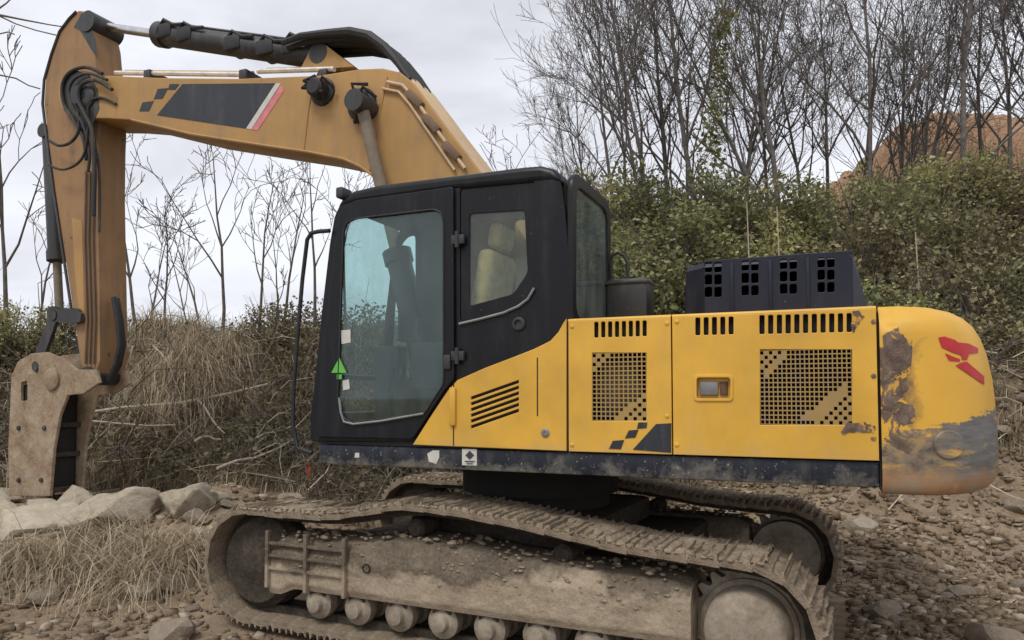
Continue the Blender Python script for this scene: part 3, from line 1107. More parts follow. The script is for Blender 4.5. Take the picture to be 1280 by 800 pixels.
def surface_decal(name, poly_px, mat, parent, cuts=5, off=.004):
    """Vinyl laid onto the curved block at the place the photograph shows it."""
    inv = WM.inverted()
    o = inv @ Vector((0, 0, CAM_H))
    bm = bmesh.new()
    vs = [bm.verts.new((x, y, 0)) for x, y in poly_px]
    fc = bm.faces.new(vs)
    bmesh.ops.triangulate(bm, faces=[fc])
    for _ in range(2):
        bmesh.ops.subdivide_edges(bm, edges=list(bm.edges), cuts=1 if len(poly_px) > 20 else 2, use_grid_fill=True)
    dead = []
    for q in bm.verts:
        d = inv.to_3x3() @ Vector(ray(q.co.x, q.co.y))
        h, nrm, _, _ = bvh.ray_cast(o, d.normalized())
        if h is None:
            dead.append(q)
        else:
            if nrm.dot(d) > 0: nrm = -nrm
            q.co = h + nrm * off
    bmesh.ops.delete(bm, geom=dead, context='VERTS')
    me = bpy.data.meshes.new(name)
    bm.to_mesh(me)
    bm.free()
    smooth_mesh(me, 60)
    return mesh_object(name, me, mat, parent)


for q_ in ([(1172.5, 422), (1180, 420.5), (1193.5, 425), (1196.5, 428), (1210, 429.5), (1222, 435.5), (1222, 441), (1211, 442.5), (1208, 450), (1202, 450), (1201, 444), (1190, 440.5), (1177, 434.5)],
           [(1181, 441.5), (1190, 445.5), (1199.5, 449), (1199.5, 452), (1186, 450.8)], [(1194, 457), (1201.5, 453), (1208, 452.2), (1229.5, 470.5), (1229.5, 481)]):
    surface_decal('emblem', q_, M['red'], CW)
for k, q_ in enumerate(([(1104, 420), (1120, 409), (1128, 420), (1140, 432), (1139, 445), (1132, 450), (1136, 468), (1128, 478), (1116, 470), (1104, 478)],
                        [(1116, 516), (1132, 505), (1143, 508), (1143, 528), (1128, 533)],
                        [(1104, 484), (1122, 474), (1136, 486), (1125, 497), (1114, 514), (1104, 510)])):
    surface_decal('scuff', ragged(q_, 1.0, 50 + k, 5), M['bare'], CW, off=.003)
p = HP(1186, 556, SIDE)
inv = WM.inverted()
h, nrm, _, _ = bvh.ray_cast(inv @ Vector((0, 0, CAM_H)), (inv.to_3x3() @ Vector(ray(1186, 556))).normalized())
mb = MB()
mb.lathe(h - nrm * .02, nrm, [(0, .085), (.023, .085), (.030, .078), (.031, .03), (.03, .01)], 24)
mb.build('tail_boss', M['counterweight'], CW)
mb = MB()
mb.box(-2.683, -2.672, -1.41, 1.41, 1.37, 2.40)
mb.build('seam_gap', M['inner'], EX)

# ---------------------------------------------------------------- cab
cab_px = [(387, 552), (387, 520), (393, 470), (401, 390), (411, 305), (417, 270), (425, 253), (440, 243), (560, 226), (660, 212), (678, 211), (693, 216), (701, 228), (706, 262), (711, 330), (713, 395), (713, 551)]
door_px = [(397, 546), (404, 450), (421, 300), (425, 270), (432, 258), (446, 251), (568, 234), (569, 474), (556, 489), (517, 549)]
win_px = [(431, 292), (434, 280), (446, 274), (544, 262.5), (553, 266), (556, 280), (556, 480), (532, 517), (440, 528), (430, 521), (424, 500), (427, 400)]
quart_px = [(574, 233), (660, 222), (667, 226), (671, 345), (664, 368), (642, 386), (574, 404)]
qin_px = [(585, 266), (654, 262), (658, 340), (640, 367), (585, 382)]
cab_o = rounded(HPS(cab_px, SIDE), .03, 2)
door_o = rounded(HPS(door_px, SIDE), .03, 3)
win_o = rounded(HPS(win_px, SIDE), .03, 3)
quart_o = rounded(HPS(quart_px, SIDE), .05, 3)
qin_o = rounded(HPS(qin_px, SIDE), .03, 3)
cabopen = rounded([(x * .985 + .01, z) for x, z in HPS(door_px, SIDE)], .03, 3)


def shrink(poly, k):
    cx = sum(p[0] for p in poly) / len(poly)
    cz = sum(p[1] for p in poly) / len(poly)
    return [(cx + (p[0] - cx) * k, cz + (p[1] - cz) * k) for p in poly]


YL, YR = SIDE - .01, .44
cab = plate('cab', cab_o, YL - .05, YL, M['black'], EX, holes=[shrink(door_o, .955), quart_o], bev=.006)
far_win = rounded(HPS([(403, 495), (413, 320), (420, 275), (430, 264), (441, 263), (441, 420), (432, 470)], SIDE), .04, 3)  # opening made narrow: solid black wall stands in for the dim interior
plate('side_wall', cab_o, YR - .01, YR + .03, M['black'], cab, holes=[far_win, shrink(quart_o, .92)], bev=.005)
plate('window', shrink(far_win, 1.01), YR + .008, YR + .014, M['glass_far'], cab)
plate('window', shrink(quart_o, .93), YR + .008, YR + .014, M['glass_far'], cab)
# door: its own leaf a little proud of the shell
door = plate('cab_door', door_o, YL + .003, YL + .03, M['black'], EX, holes=[win_o], bev=.006)
plate('window', shrink(win_o, 1.012), YL + .008, YL + .015, M['glass'], door)
seal = [(x, YL + .031, z) for x, z in win_o]
mb = MB()
mb.tube(seal + seal[:1], .007, 6, caps=False)
mb.build('window_seal', M['rubber'], door)
# rear quarter window: black surround with a smaller clear pane
plate('window_frame', shrink(quart_o, 1.0), YL - .03, YL - .012, M['black'], cab, holes=[qin_o], bev=.003)
plate('window', shrink(qin_o, 1.02), YL - .028, YL - .022, M['glass_dark'], cab)
mb = MB()
tr = [(574, 405), (600, 399), (630, 391), (648, 383), (660, 374), (668, 360)]
mb.tube([(HP(x, y, SIDE)[0], YL + .012, HP(x, y, SIDE)[1]) for x, y in tr], .011, 8)
mb.build('grab_rail', M['trim'], cab)
mb = MB()
tr = [(427, 497), (429, 515), (433, 527), (445, 530), (480, 526), (532, 517)]
mb.tube([(HP(x, y, SIDE)[0], YL + .042, HP(x, y, SIDE)[1]) for x, y in tr], .010, 8)
mb.build('grab_rail', M['trim'], door)
hx, hz = HP(648, 405, SIDE)
mb = MB()
mb.lathe((hx, YL, hz), (0, 1, 0), [(0, .05), (.012, .05), (.02, .04), (.02, .030), (.006, .026)], 22)
mb.build('door_catch', M['plastic'], cab)
for (x, y) in ((573, 300), (573, 445)):
    hx, hz = HP(x, y, SIDE)
    mb = MB()
    mb.cyl((hx, YL + .035, hz - .06), (hx, YL + .035, hz + .06), .016, 12)
    mb.box(hx - .055, hx + .05, YL + .005, YL + .036, hz - .035, hz + .035, .006)
    mb.build('hinge', M['plastic'], door)
hx, hz = HP(561, 452, SIDE)
mb = MB()
mb.box(hx - .03, hx + .03, YL + .03, YL + .05, hz - .06, hz + .05, .012)
mb.build('door_handle', M['plastic'], door)
gp = [(424, 447), (414, 466), (433, 466)]
planar_decal('sticker', [gp, [(421, 468), (427, 468), (427, 474), (421, 474)]], SIDE, M['green'], door, y=YL + .0345)
for q_ in ([(426, 413), (438, 412), (438, 428), (427, 430)], [(428, 476), (436, 474), (437, 486), (429, 488)]):
    planar_decal('sticker', [q_], SIDE, M['white'], door, y=YL + .0185)
# roof slab with rounded rim
roof_px = [(421, 258), (427, 247), (440, 238), (470, 231), (560, 219.5), (655, 207.5), (676, 206), (692, 210), (701, 219), (704, 229), (690, 226), (560, 238), (440, 255)]
plate('roof', HPS(roof_px, SIDE), YR - .03, YL + .012, M['black'], EX, bev=.042, bseg=3)
fx, fz = HP(640, 209, SIDE)
mb = MB()
mb.box(HP(655, 209, SIDE)[0], HP(545, 220, SIDE)[0], .62, 1.26, 3.52, 3.575, .02)
mb.build('roof_hatch', M['plastic'], cab)
# rear wall with its window
xr_ = HP(706, 300, SIDE)[0] - .035
plate('rear_wall', rounded([(YR - .01, ZS), (YL - .002, ZS), (YL - .002, 3.49), (YR - .01, 3.49)], .16, 5), xr_ - .02, xr_ + .02, M['black'], cab,
      holes=[rounded([(YR + .06, 2.46), (YL - .08, 2.46), (YL - .10, 3.40), (YR + .08, 3.40)], .12, 4)], bev=.006, M=YZ)
plate('window', rounded([(YR + .05, 2.44), (YL - .07, 2.44), (YL - .07, 3.42), (YR + .05, 3.42)], .13, 4), xr_ - .004, xr_ + .004, M['glass_rear'], cab, M=YZ)
# windscreen and its lower panel follow the front profile
fr = HPS([(387, 548), (387, 520), (393, 470), (401, 390), (411, 305), (417, 270), (425, 253)], SIDE)


def front_sheet(name, pts, y0, y1, mat, inset=.012, th=.01):
    mb = MB()
    ring0, n = [], len(pts)
    outer = [(x - inset, z) for x, z in pts]
    innr = [(x - inset - th, z) for x, z in pts]
    ring = outer + innr[::-1]
    mb.loft([[(x, y0, z) for x, z in ring], [(x, y1, z) for x, z in ring]])
    return mb.build(name, mat, cab)


front_sheet('front_panel', fr[:2], YR + .02, YL - .05, M['black'], th=.03)
front_sheet('windscreen', fr[2:], YR + .06, YL - .07, M['glass_far'])
mb = MB()
for y in (YR + .045, YL - .055):
    mb.tube([(x - .02, y, z) for x, z in fr], .026, 8)
for p in (fr[1], fr[2], fr[-1]):
    mb.tube([(p[0] - .02, YR + .02, p[1]), (p[0] - .02, YL - .03, p[1])], .024, 8)
mb.build('front_frame', M['black'], cab)
mb = MB()
mb.box(xr_ + .02, fr[0][0] - .04, YR + .03, YL - .055, ZS - .002, ZS + .05)
mb.build('cab_floor', M['plastic'], cab)
# seat, consoles and levers
sx, sz = HP(618, 335, .95)
mb = MB()
Mx = Matrix.Translation((sx - .02, 1.06, 2.62)) @ Matrix.Rotation(R(-10), 4, 'Y')
mb.box(-.07, .07, -.25, .25, -.42, .40, .06, M=Mx, seg=3)
mb.box(-.06, .06, -.15, .15, .42, .62, .05, M=Mx, seg=3)
mb.box(-.05, .52, -.26, .26, -.50, -.36, .05, M=Mx @ Matrix.Rotation(R(10), 4, 'Y'), seg=3)
mb.build('seat', M['seat'], cab)
mb = MB()
mb.box(sx - .1, sx + .42, .72, 1.12, ZS + .05, 2.12, .03)
for y in (.58, 1.26):
    mb.box(sx - .05, sx + .55, y - .07, y + .07, 1.95, 2.32, .03)
    mb.tube([(sx + .5, y, 2.32), (sx + .53, y, 2.42), (sx + .5, y, 2.5)], [.025, .018, .03], 8)
mb.box(fr[2][0] - .30, fr[2][0] - .05, .50, .66, 1.7, 2.35, .02)
mb.box(fr[3][0] - .32, fr[3][0] - .28, .50, .74, 2.38, 2.62, .015)
for y in (.85, .98):
    mb.tube([(fr[2][0] - .45, y, ZS + .05), (fr[2][0] - .40, y, 1.95), (fr[2][0] - .46, y, 2.15)], .015, 6)
mb.build('controls', M['plastic'], cab)
# work lamp on the front corner and the long handrail before the door
wx, wz = HP(428, 243, 1.40)
mb = MB()
mb.box(wx - .05, wx + .02, 1.33, 1.47, wz - .045, wz + .045, .018)
mb.cyl((wx - .02, 1.40, wz - .10), (wx - .02, 1.40, wz - .03), .015)
mb.build('work_lamp', M['plastic'], EX)
mb = MB()
rail = [(414, 289), (400, 290), (391, 292), (386, 300), (380, 350), (374, 420), (369, 485), (368, 530), (374, 560), (392, 566)]
rp_ = [HP(x, y, SIDE) for x, y in rail]
mb.tube([(x, SIDE + .02, z) for x, z in rp_], .017, 10)
mb.build('handrail', M['rubber'], EX)
# white sticker with a warning diamond on the skirt
planar_decal('sticker', [[(577.5, 561), (596, 561.5), (596, 582), (577.5, 581.5)]], 1.42, M['white'], EX, y=1.4245)
planar_decal('warning_sign', [[(587, 563.5), (592.5, 569), (587, 574.5), (581.5, 569)], [(581, 576), (593, 576.2), (593, 577.6), (581, 577.4)], [(583, 579), (591, 579.2), (591, 580.3), (583, 580.1)]], 1.42, M['decal'], EX, y=1.4285)
planar_decal('marking', [[(534, 567), (541, 563), (549, 563), (549, 572), (545, 580), (536, 577)], [(444, 566), (449, 566), (449, 572), (443, 572)]], 1.42, M['white'], EX, y=1.4245)

# ---------------------------------------------------------------- boom
BD = .28
boom_px = [(72, 118), (76, 99), (88, 90), (104, 88), (128, 94), (200, 97), (300, 98), (400, 94), (450, 86), (478, 85), (500, 90), (516, 103), (535, 128), (560, 162), (600, 214),
           (640, 270), (676, 330), (690, 400), (690, 440), (670, 462), (640, 462), (615, 440), (590, 395), (560, 340), (520, 282), (480, 234), (466, 219), (450, 208), (430, 199), (385, 190), (330, 182), (240, 168), (165, 150), (135, 148), (110, 148), (85, 142), (75, 132)]
boom = plate('boom', HPS(boom_px, BD), -BD, BD, M['boom'], EX, bev=.012)
# flange lips along both edges
lowp = HPS([(480, 234), (466, 219), (450, 208), (430, 199), (385, 190), (330, 182), (240, 168), (165, 150)], BD)
mb = MB()
for y in (BD + .004,):
    mb.tube([(x, y, z) for x, z in lowp], .016, 6)
mb.build('flange', M['boom'], boom)
planar_decal('marking', [[(228, 105), (344, 104), (307, 160.5), (196, 144)], [(178, 128), (192, 126), (186, 139), (174, 139)], [(197, 111), (210, 110), (203, 123), (192, 124)], [(212, 105), (224, 105), (219, 112), (210, 112)]], BD, M['decal'], boom)
planar_decal('stripe', [[(344.5, 104), (351, 104), (314, 161.5), (307.5, 160.5)]], BD, M['white'], boom)
planar_decal('stripe', [[(351.5, 106), (355, 113), (322, 163), (314.5, 161.8)]], BD, M['pink'], boom, label='faded pink stripe')
for a_, b_ in (((392, 98), (380, 187)), ((330, 99), (333, 100)), ((484, 96), (462, 214))):
    if a_[0] == 330: continue
    p_, q_ = HP(*a_, BD), HP(*b_, BD)
    mb = MB()
    mb.tube([(p_[0], BD + .001, p_[1]), ((p_[0] + q_[0]) / 2 + .01, BD + .001, (p_[1] + q_[1]) / 2), (q_[0], BD + .001, q_[1])], .010, 6)
    mb.build('weld_seam', M['boom'], boom)
for (x, y, an) in ((520, 125, .9), (541, 156, .95), (566, 190, .95)):
    hx, hz = HP(x, y, BD)
    mb = MB()
    mb.box(-.035, .035, BD - .01, BD + .055, -.11, .11, .01, M=Matrix.Translation((hx, 0, hz)) @ Matrix.Rotation(.75, 4, 'Y'))
    mb.build('pipe_clamp', M['cyl_mud'], boom)
# side bosses with lamps
for (x, y, r_) in ((404, 115, .13), (453, 131, .15)):
    hx, hz = HP(x, y, BD)
    mb = MB()
    mb.lathe((hx, BD - .01, hz), (0, 1, 0), [(0, r_ * 1.1), (.03, r_ * 1.1), (.05, r_ * .8), (.16, r_ * .72), (.18, r_ * .55)], 20)
    rr = random.Random(int(x))
    for k in range(5):
        a = rr.uniform(0, 6.28)
        mb.tube([(hx, BD + .1, hz), (hx + r_ * math.cos(a), BD + .16, hz + r_ * math.sin(a)), (hx + 1.3 * r_ * math.cos(a + .6), BD + .05, hz + 1.3 * r_ * math.sin(a + .6))], .018, 6)
    mb.build('pin_boss', M['rubber'], boom)
# pipes on the upper flange and over the hump
for k, (dy, dz) in enumerate(((.22, .035), (.14, .05), (-.02, .045), (-.16, .045))):
    pts = HPS([(500, 91), (516, 104), (535, 129), (560, 163), (600, 215), (640, 271)], BD)
    mb = MB()
    mb.tube([(x + .03, dy, z + dz) for x, z in pts], .024, 8)
    mb.build('pipe', M['pipe'], boom)
pts = HPS([(486, 104), (505, 108), (520, 124), (542, 156), (583, 212)], BD)
mb = MB()
mb.tube([(x, BD + .03, z) for x, z in pts], .018, 8)
pts = HPS([(480, 112), (500, 116), (514, 132), (533, 160), (570, 214)], BD)
mb.tube([(x, BD + .025, z) for x, z in pts], .014, 8)
mb.build('pipe', M['pipe'], boom)
for seg in (((137, 91), (298, 93)), ((316, 89), (412, 86))):
    pts = HPS(seg, BD)
    mb = MB()
    mb.tube([(x, .20, z + .03) for x, z in pts], .028, 8)
    mb.build('pipe', M['pipe_pale'], boom)
    mb = MB()
    mb.tube([(x, .06, z + .10) for x, z in pts], .028, 8)
    mb.build('pipe', M['pipe'], boom)
for x in (180, 300, 400):
    hx, hz = HP(x, 95, BD)
    mb = MB()
    mb.box(hx - .05, hx + .05, -.05, .25, hz - .02, hz + .09, .01)
    mb.build('pipe_clamp', M['cyl_black'], boom)
for px_, py_, w_ in ((655, 425, .36), (100, 120, .33)):
    hx, hz = HP(px_, py_, BD)
    mb = MB()
    mb.cyl((hx, -w_, hz), (hx, w_, hz), .11)
    mb.build('pin', M['cyl_black'], boom)
mb = MB()                                           # foot brackets on the frame
hx, hz = HP(655, 425, BD)
for y in (-.36, .30):
    mb.box(hx - .3, hx + .3, y, y + .05, ZS - .002, hz + .12, .02)
mb.build('boom_bracket', M['under'], EX)


# ---------------------------------------------------------------- hydraulic cylinders
def ram(name, p0, p1, frac, rt, rr, parent):
    """Tube from p0 over frac of the way to p1, chrome rod the rest."""
    p0, p1 = Vector(p0), Vector(p1)
    d = (p1 - p0)
    L = d.length
    d.normalize()
    e = p0 + d * (L * frac)
    mb = MB()
    mb.lathe(p0, d, [(-.08, rt * .5), (-.06, rt * .8), (.0, rt * .9), (.03, rt), (L * frac - .14, rt), (L * frac - .14, rt * 1.18), (L * frac - .02, rt * 1.18), (L * frac, rt * .8)], 20)
    s = d.orthogonal().normalized()
    mb.cyl(p0 - Vector((0, rt * 1.15, 0)), p0 + Vector((0, rt * 1.15, 0)), rt * .9, 16)
    mb.tube([p0 + d * .2 + Vector((0, 0, rt * 1.2)), p0 + d * (L * frac - .2) + Vector((0, 0, rt * 1.2))], .018, 6)
    o = mb.build(name, M['cyl_black'], parent)
    mb = MB()
    mb.cyl(e, p1, rr, 16)
    mb.build('rod', M['chrome'] if name == 'arm_cylinder' else M['radiator'], o)
    mb = MB()
    mb.cyl(p1 - Vector((0, rr * 2.2, 0)), p1 + Vector((0, rr * 2.2, 0)), rr * 1.7, 16)
    mb.build('rod_eye', M['cyl_black'], o)
    return o


a = HP(408, 73, .0)
b = HP(107, 30, .0)
ram('arm_cylinder', (a[0], 0, a[1]), (b[0], 0, b[1]), .66, .125, .052, EX)
a = HP(545, 520, .42)
b = HP(452, 131, .42)
for s in (1, -1):
    ram('boom_cylinder', (a[0], .42 * s, a[1]), (b[0], .42 * s, b[1]), .52, .115, .06, EX)
# bracket for the arm cylinder and the hose bundle sweeping over the hump
mb = MB()
for y in (-.14, .10):
    pts = HPS([(385, 95), (400, 66), (418, 64), (452, 90)], 0)
    mb.loft([[(x, y, z) for x, z in pts], [(x, y + .04, z) for x, z in pts]])
mb.build('cylinder_bracket', M['boom'], EX)
for k in range(6):
    y = -.16 + k * .08
    w = (k % 3) * 2.2
    pts = HPS([(372, 70 - w), (395, 62 - w), (425, 59 - w), (455, 56 - w * .7), (478, 60 - w * .5), (498, 74 - w * .4), (514, 92), (528, 112)], 0)
    mb = MB()
    mb.tube([(x, y, z) for x, z in pts], [.03, .036, .042, .05, .05, .045, .036, .03], 8)
    mb.build('hose', M['rubber'], boom)
for k in range(5):                                   # fittings riding on the cylinder
    x, y = ((215, 43), (240, 47), (300, 58), (340, 64), (372, 62))[k]
    hx, hz = HP(x, y, 0)
    mb = MB()
    mb.box(hx - .12, hx + .12, -.13, .14, hz - .09, hz + .08, .03)
    mb.tube([(hx + .1, .10, hz + .05), (hx, .12, hz + .12), (hx - .15, .12, hz + .03), (hx - .3, .13, hz + .0)], .022, 6)
    mb.build('fitting', M['rubber'], boom)

# ---------------------------------------------------------------- stick
SD = .19
stick_px = [(98, 13), (88, 22), (76, 38), (66, 66), (57, 98), (55, 130), (61, 180), (69, 240), (81, 320), (93, 400), (100, 450), (107, 472), (118, 472), (125, 450), (124, 360), (122, 240), (123, 180), (124, 158), (123, 120), (120, 85), (117, 50), (111, 24), (106, 14)]
stick = plate('stick', HPS(stick_px, SD), -SD, SD, M['stick'], EX, bev=.012)
pts = HPS([(96, 15), (87, 24), (75, 40), (65, 68), (56, 100), (54, 130), (60, 180), (68, 240), (80, 320), (92, 400)], SD)
mb = MB()
for y in (SD + .008, -SD - .008):
    mb.tube([(x, y, z) for x, z in pts], .018, 6)
mb.build('flange', M['cyl_black'], stick)
# side plates of the pivot and dark ear of the arm cylinder
hx, hz = HP(110, 27, SD)
mb = MB()
mb.lathe((hx, -SD - .02, hz), (0, 1, 0), [(0, .13), (2 * SD + .04, .13)], 20)
mb.build('pin', M['cyl_black'], stick)
planar_decal('grease_stain', [[(102, 16), (111, 25), (119, 50), (121, 72), (114, 62), (106, 48), (100, 38), (92, 34)]], SD, M['cyl_black'], stick)
for (x, y, r_) in ((112, 470, .11), (98, 395, .09)):
    hx, hz = HP(x, y, SD)
    mb = MB()
    mb.cyl((hx, -SD - .05, hz), (hx, SD + .05, hz), r_, 18)
    mb.build('pin', M['cyl_black'], stick)
# hose loops around the pivot
loops = [
    [(128, 92), (108, 84), (88, 90), (78, 106), (80, 130), (92, 150), (104, 172), (108, 200)],
    [(134, 100), (112, 92), (94, 98), (86, 114), (92, 136), (104, 156), (112, 190), (110, 215)],
    [(140, 112), (120, 100), (102, 106), (98, 124), (106, 142), (116, 166), (118, 215), (117, 270)],
    [(145, 130), (126, 122), (112, 128), (110, 146), (116, 170), (124, 215), (124, 290)],
    [(62, 176), (74, 182), (88, 178), (98, 164), (98, 140)],
    [(60, 206), (78, 212), (96, 205), (106, 190), (110, 160)],
]
for k, lp in enumerate(loops):
    dd = .30 + .025 * (k % 3)
    pts = HPS(lp, dd)
    # smooth the loop
    P = [Vector((x, dd, z)) for x, z in pts]
    Q = []
    for i in range(len(P) - 1):
        p0, p1, p2, p3 = P[max(i - 1, 0)], P[i], P[i + 1], P[min(i + 2, len(P) - 1)]
        for j in range(4):
            t = j / 4
            Q.append(.5 * ((2 * p1) + (p2 - p0) * t + (2 * p0 - 5 * p1 + 4 * p2 - p3) * t * t + (3 * p1 - p0 - 3 * p2 + p3) * t ** 3))
    Q.append(P[-1])
    mb = MB()
    mb.tube(Q, (.021, .017, .024, .016, .018, .015)[k], 8)
    mb.build('hose', M['hose'], stick)
planar_decal('grease_stain', [[(82, 96), (96, 88), (112, 94), (122, 112), (124, 136), (117, 152), (110, 176), (102, 168), (92, 150), (80, 138), (76, 114)]], BD, M['cyl_black'], boom)
hx, hz = HP(108, 122, BD)
mb = MB()
mb.lathe((hx, BD - .01, hz), (0, 1, 0), [(0, .15), (.03, .15), (.05, .12), (.06, .06), (.05, .03)], 24)
mb.build('pivot_cap', M['cyl_black'], boom)
# pipes running down the near face
for k, (xa, xb) in enumerate(((108, 109), (113, 114), (118, 119))):
    pts = HPS([(xa + 2, 215), (xa, 300), (xb + 2, 400), (xb, 455)], SD)
    mb = MB()
    mb.tube([(x, SD + .025, z) for x, z in pts], .014, 8)
    mb.build('pipe', M['cyl_mud'], stick)
planar_decal('paint_patch', [[(90, 272), (102, 276), (104, 330), (105, 398), (99, 400), (93, 330)]], SD, M['boom'], stick, label='cleaner yellow patch of paint')
# bucket cylinder on the outer edge, with its guard, and the far hose
a, b = HP(70, 165, .0), HP(78, 392, .0)
ram('bucket_cylinder', (a[0] + .10, 0, a[1]), (b[0] + .05, 0, b[1]), .72, .10, .05, EX)
pts = HPS([(144, 372), (149, 400), (152, 430), (147, 455), (138, 475)], .1)
mb = MB()
mb.tube([(x, .12, z) for x, z in pts], .03, 8)
mb.tube([(x + .05, .03, z) for x, z in pts], .026, 8)
mb.build('hose', M['rubber'], stick)
# tipping links from stick to breaker head
for y in (SD + .03, -SD - .08):
    mb = MB()
    p0, p1 = HP(103, 397, SD), HP(74, 395, SD)
    p2 = HP(52, 458, SD)
    for q0, q1 in ((p0, p1), (p1, p2)):
        v0, v1 = Vector((q0[0], y, q0[1])), Vector((q1[0], y, q1[1]))
        dr = (v1 - v0).normalized()
        up = Vector((-dr.z, 0, dr.x)) * .075
        ring = [v0 - dr * .07 - up * .6, v0 - dr * .07 + up * .6, v0 + up, v1 + up, v1 + dr * .07 + up * .6, v1 + dr * .07 - up * .6, v1 - up, v0 - up]
        mb.loft([[tuple(q) for q in ring], [tuple(q + Vector((0, .045, 0))) for q in ring]])
        mb.cyl((q1[0], y - .01, q1[1]), (q1[0], y + .055, q1[1]), .06, 14)
    mb.build('tipping_link', M['cyl_black'], EX)

# ---------------------------------------------------------------- hydraulic breaker on the stick
KD = .27
brk_px = [(14, 470), (22, 452), (38, 442), (58, 440), (78, 448), (96, 462), (120, 462), (124, 478), (104, 492), (84, 494), (74, 520), (67, 560), (62, 620), (11, 620), (10, 560)]
mbp = plate_mesh('breaker', HPS(brk_px, KD), KD - .02, .02, bev=.006, holes=[rounded(HPS([(26, 478), (34, 476), (34, 500), (26, 502)], KD), .02, 3)])
breaker = mesh_object('breaker', mbp, M['breaker'], EX)
plate('side_plate', HPS(brk_px, KD), -.18, -.14, M['breaker'], breaker, bev=.006)
c0, c1 = HP(22, 480, KD), HP(56, 618, KD)
mb = MB()
mb.box(c1[0], c0[0], -.13, .22, c1[1] + .06, c0[1], .03)
mb.build('breaker_body', M['under'], breaker)
c2 = HP(60, 618, KD)
c3 = HP(12, 618, KD)
mb = MB()
mb.box(c2[0] + .02, c3[0] - .02, -.135, .225, c2[1] + .005, c2[1] + .07, .01)
for zf in (.35, .62):
    zz = c2[1] + zf * (c0[1] - c2[1])
    mb.box(c2[0] + .0, c3[0] - .05, -.135, .225, zz - .03, zz + .03, .01)
mb.build('cross_plate', M['chain'], breaker)
mb = MB()
mb.lathe(((c2[0] + c3[0]) / 2, .04, c2[1] + .1), (0, 0, -1), [(0, .085), (.42, .085), (.55, .02)], 18)
mb.build('chisel', M['chrome'], breaker)
mb = MB()
for (x, y) in ((24, 535), (24, 600), (52, 600), (56, 535), (46, 462)):
    hx, hz = HP(x, y, KD)
    mb.lathe((hx, KD - .002, hz), (0, 1, 0), [(0, .03), (.02, .03), (.024, .02)], 6)
mb.build('bolt', M['cyl_black'], breaker)
hx, hz = HP(66, 474, KD)
mb = MB()
mb.lathe((hx, KD - .002, hz), (0, 1, 0), [(0, .13), (.03, .13), (.045, .10), (.05, .05)], 20)
mb.build('pin_boss', M['breaker'], breaker)

# ---------------------------------------------------------------- tracks
TD = 1.55                                    # outer face of a track from the centre line
TW = .60
upper = [(2.0, .955), (1.7, .955), (1.2, .965), (.85, 1.02), (.5, 1.085), (.15, 1.085), (-.2, 1.06), (-.8, .99), (-1.25, .93), (-1.7, .905), (-1.98, .895)]
FI, RI, RS = (2.0, .50), (-1.98, .455), .44


def track_path():
    pts = []
    for k in range(18):
        a = math.pi / 2 - math.pi * k / 17
        pts.append((FI[0] + .455 * math.cos(a), FI[1] + .455 * math.sin(a)))
    pts = pts[::-1][0:]                     # from the bottom round the front up to the top
    up = upper[1:-1]
    # spline through the upper run
    P = [Vector((x, z)) for x, z in upper]
    sp = []
    for i in range(len(P) - 1):
        p0, p1, p2, p3 = P[max(i - 1, 0)], P[i], P[i + 1], P[min(i + 2, len(P) - 1)]
        for j in range(8):
            t = j / 8
            q = .5 * ((2 * p1) + (p2 - p0) * t + (2 * p0 - 5 * p1 + 4 * p2 - p3) * t * t + (3 * p1 - p0 - 3 * p2 + p3) * t ** 3)
            sp.append((q.x, q.y))
    pts += sp[1:]
    for k in range(18):
        a = math.pi / 2 + math.pi * k / 17
        pts.append((RI[0] + RS * math.cos(a), RI[1] + RS * math.sin(a)))
    return pts


def resample(pts, n):
    P = np.array(pts + [pts[0]])
    d = np.hypot(*(P[1:] - P[:-1]).T)
    s = np.concatenate([[0], np.cumsum(d)])
    t = np.linspace(0, s[-1], n, endpoint=False)
    return np.stack([np.interp(t, s, P[:, 0]), np.interp(t, s, P[:, 1])], 1), s[-1]


PATH = track_path()
NSH = 56
shoe_pts, PLEN = resample(PATH, NSH)
pitch = PLEN / NSH


def shoe_mesh(seed):
    rr = random.Random(seed)
    mb = MB()
    prof = [(-.5, -.034), (-.5, -.004), (-.42, .002), (-.39, .034), (-.33, .034), (-.29, .006), (-.06, .008), (-.03, .030), (.03, .030), (.06, .008), (.30, .006), (.34, .036), (.40, .036), (.43, .004), (.51, -.004), (.51, -.036)]
    ny = 7
    rings = []
    for j in range(ny):
        y = -TW / 2 + TW * j / (ny - 1)
        rings.append([(x * pitch * .98 + rr.uniform(-.002, .002), y, z + (rr.uniform(-.009, .012) if 0 < i < 15 else rr.uniform(-.006, .002))) for i, (x, z) in enumerate(prof)])
    mb.loft(rings)
    return mb.mesh('track_shoe', angle=30)


SHOES = [shoe_mesh(s) for s in range(5)]
for m_ in SHOES: m_.materials.append(M['shoe'])


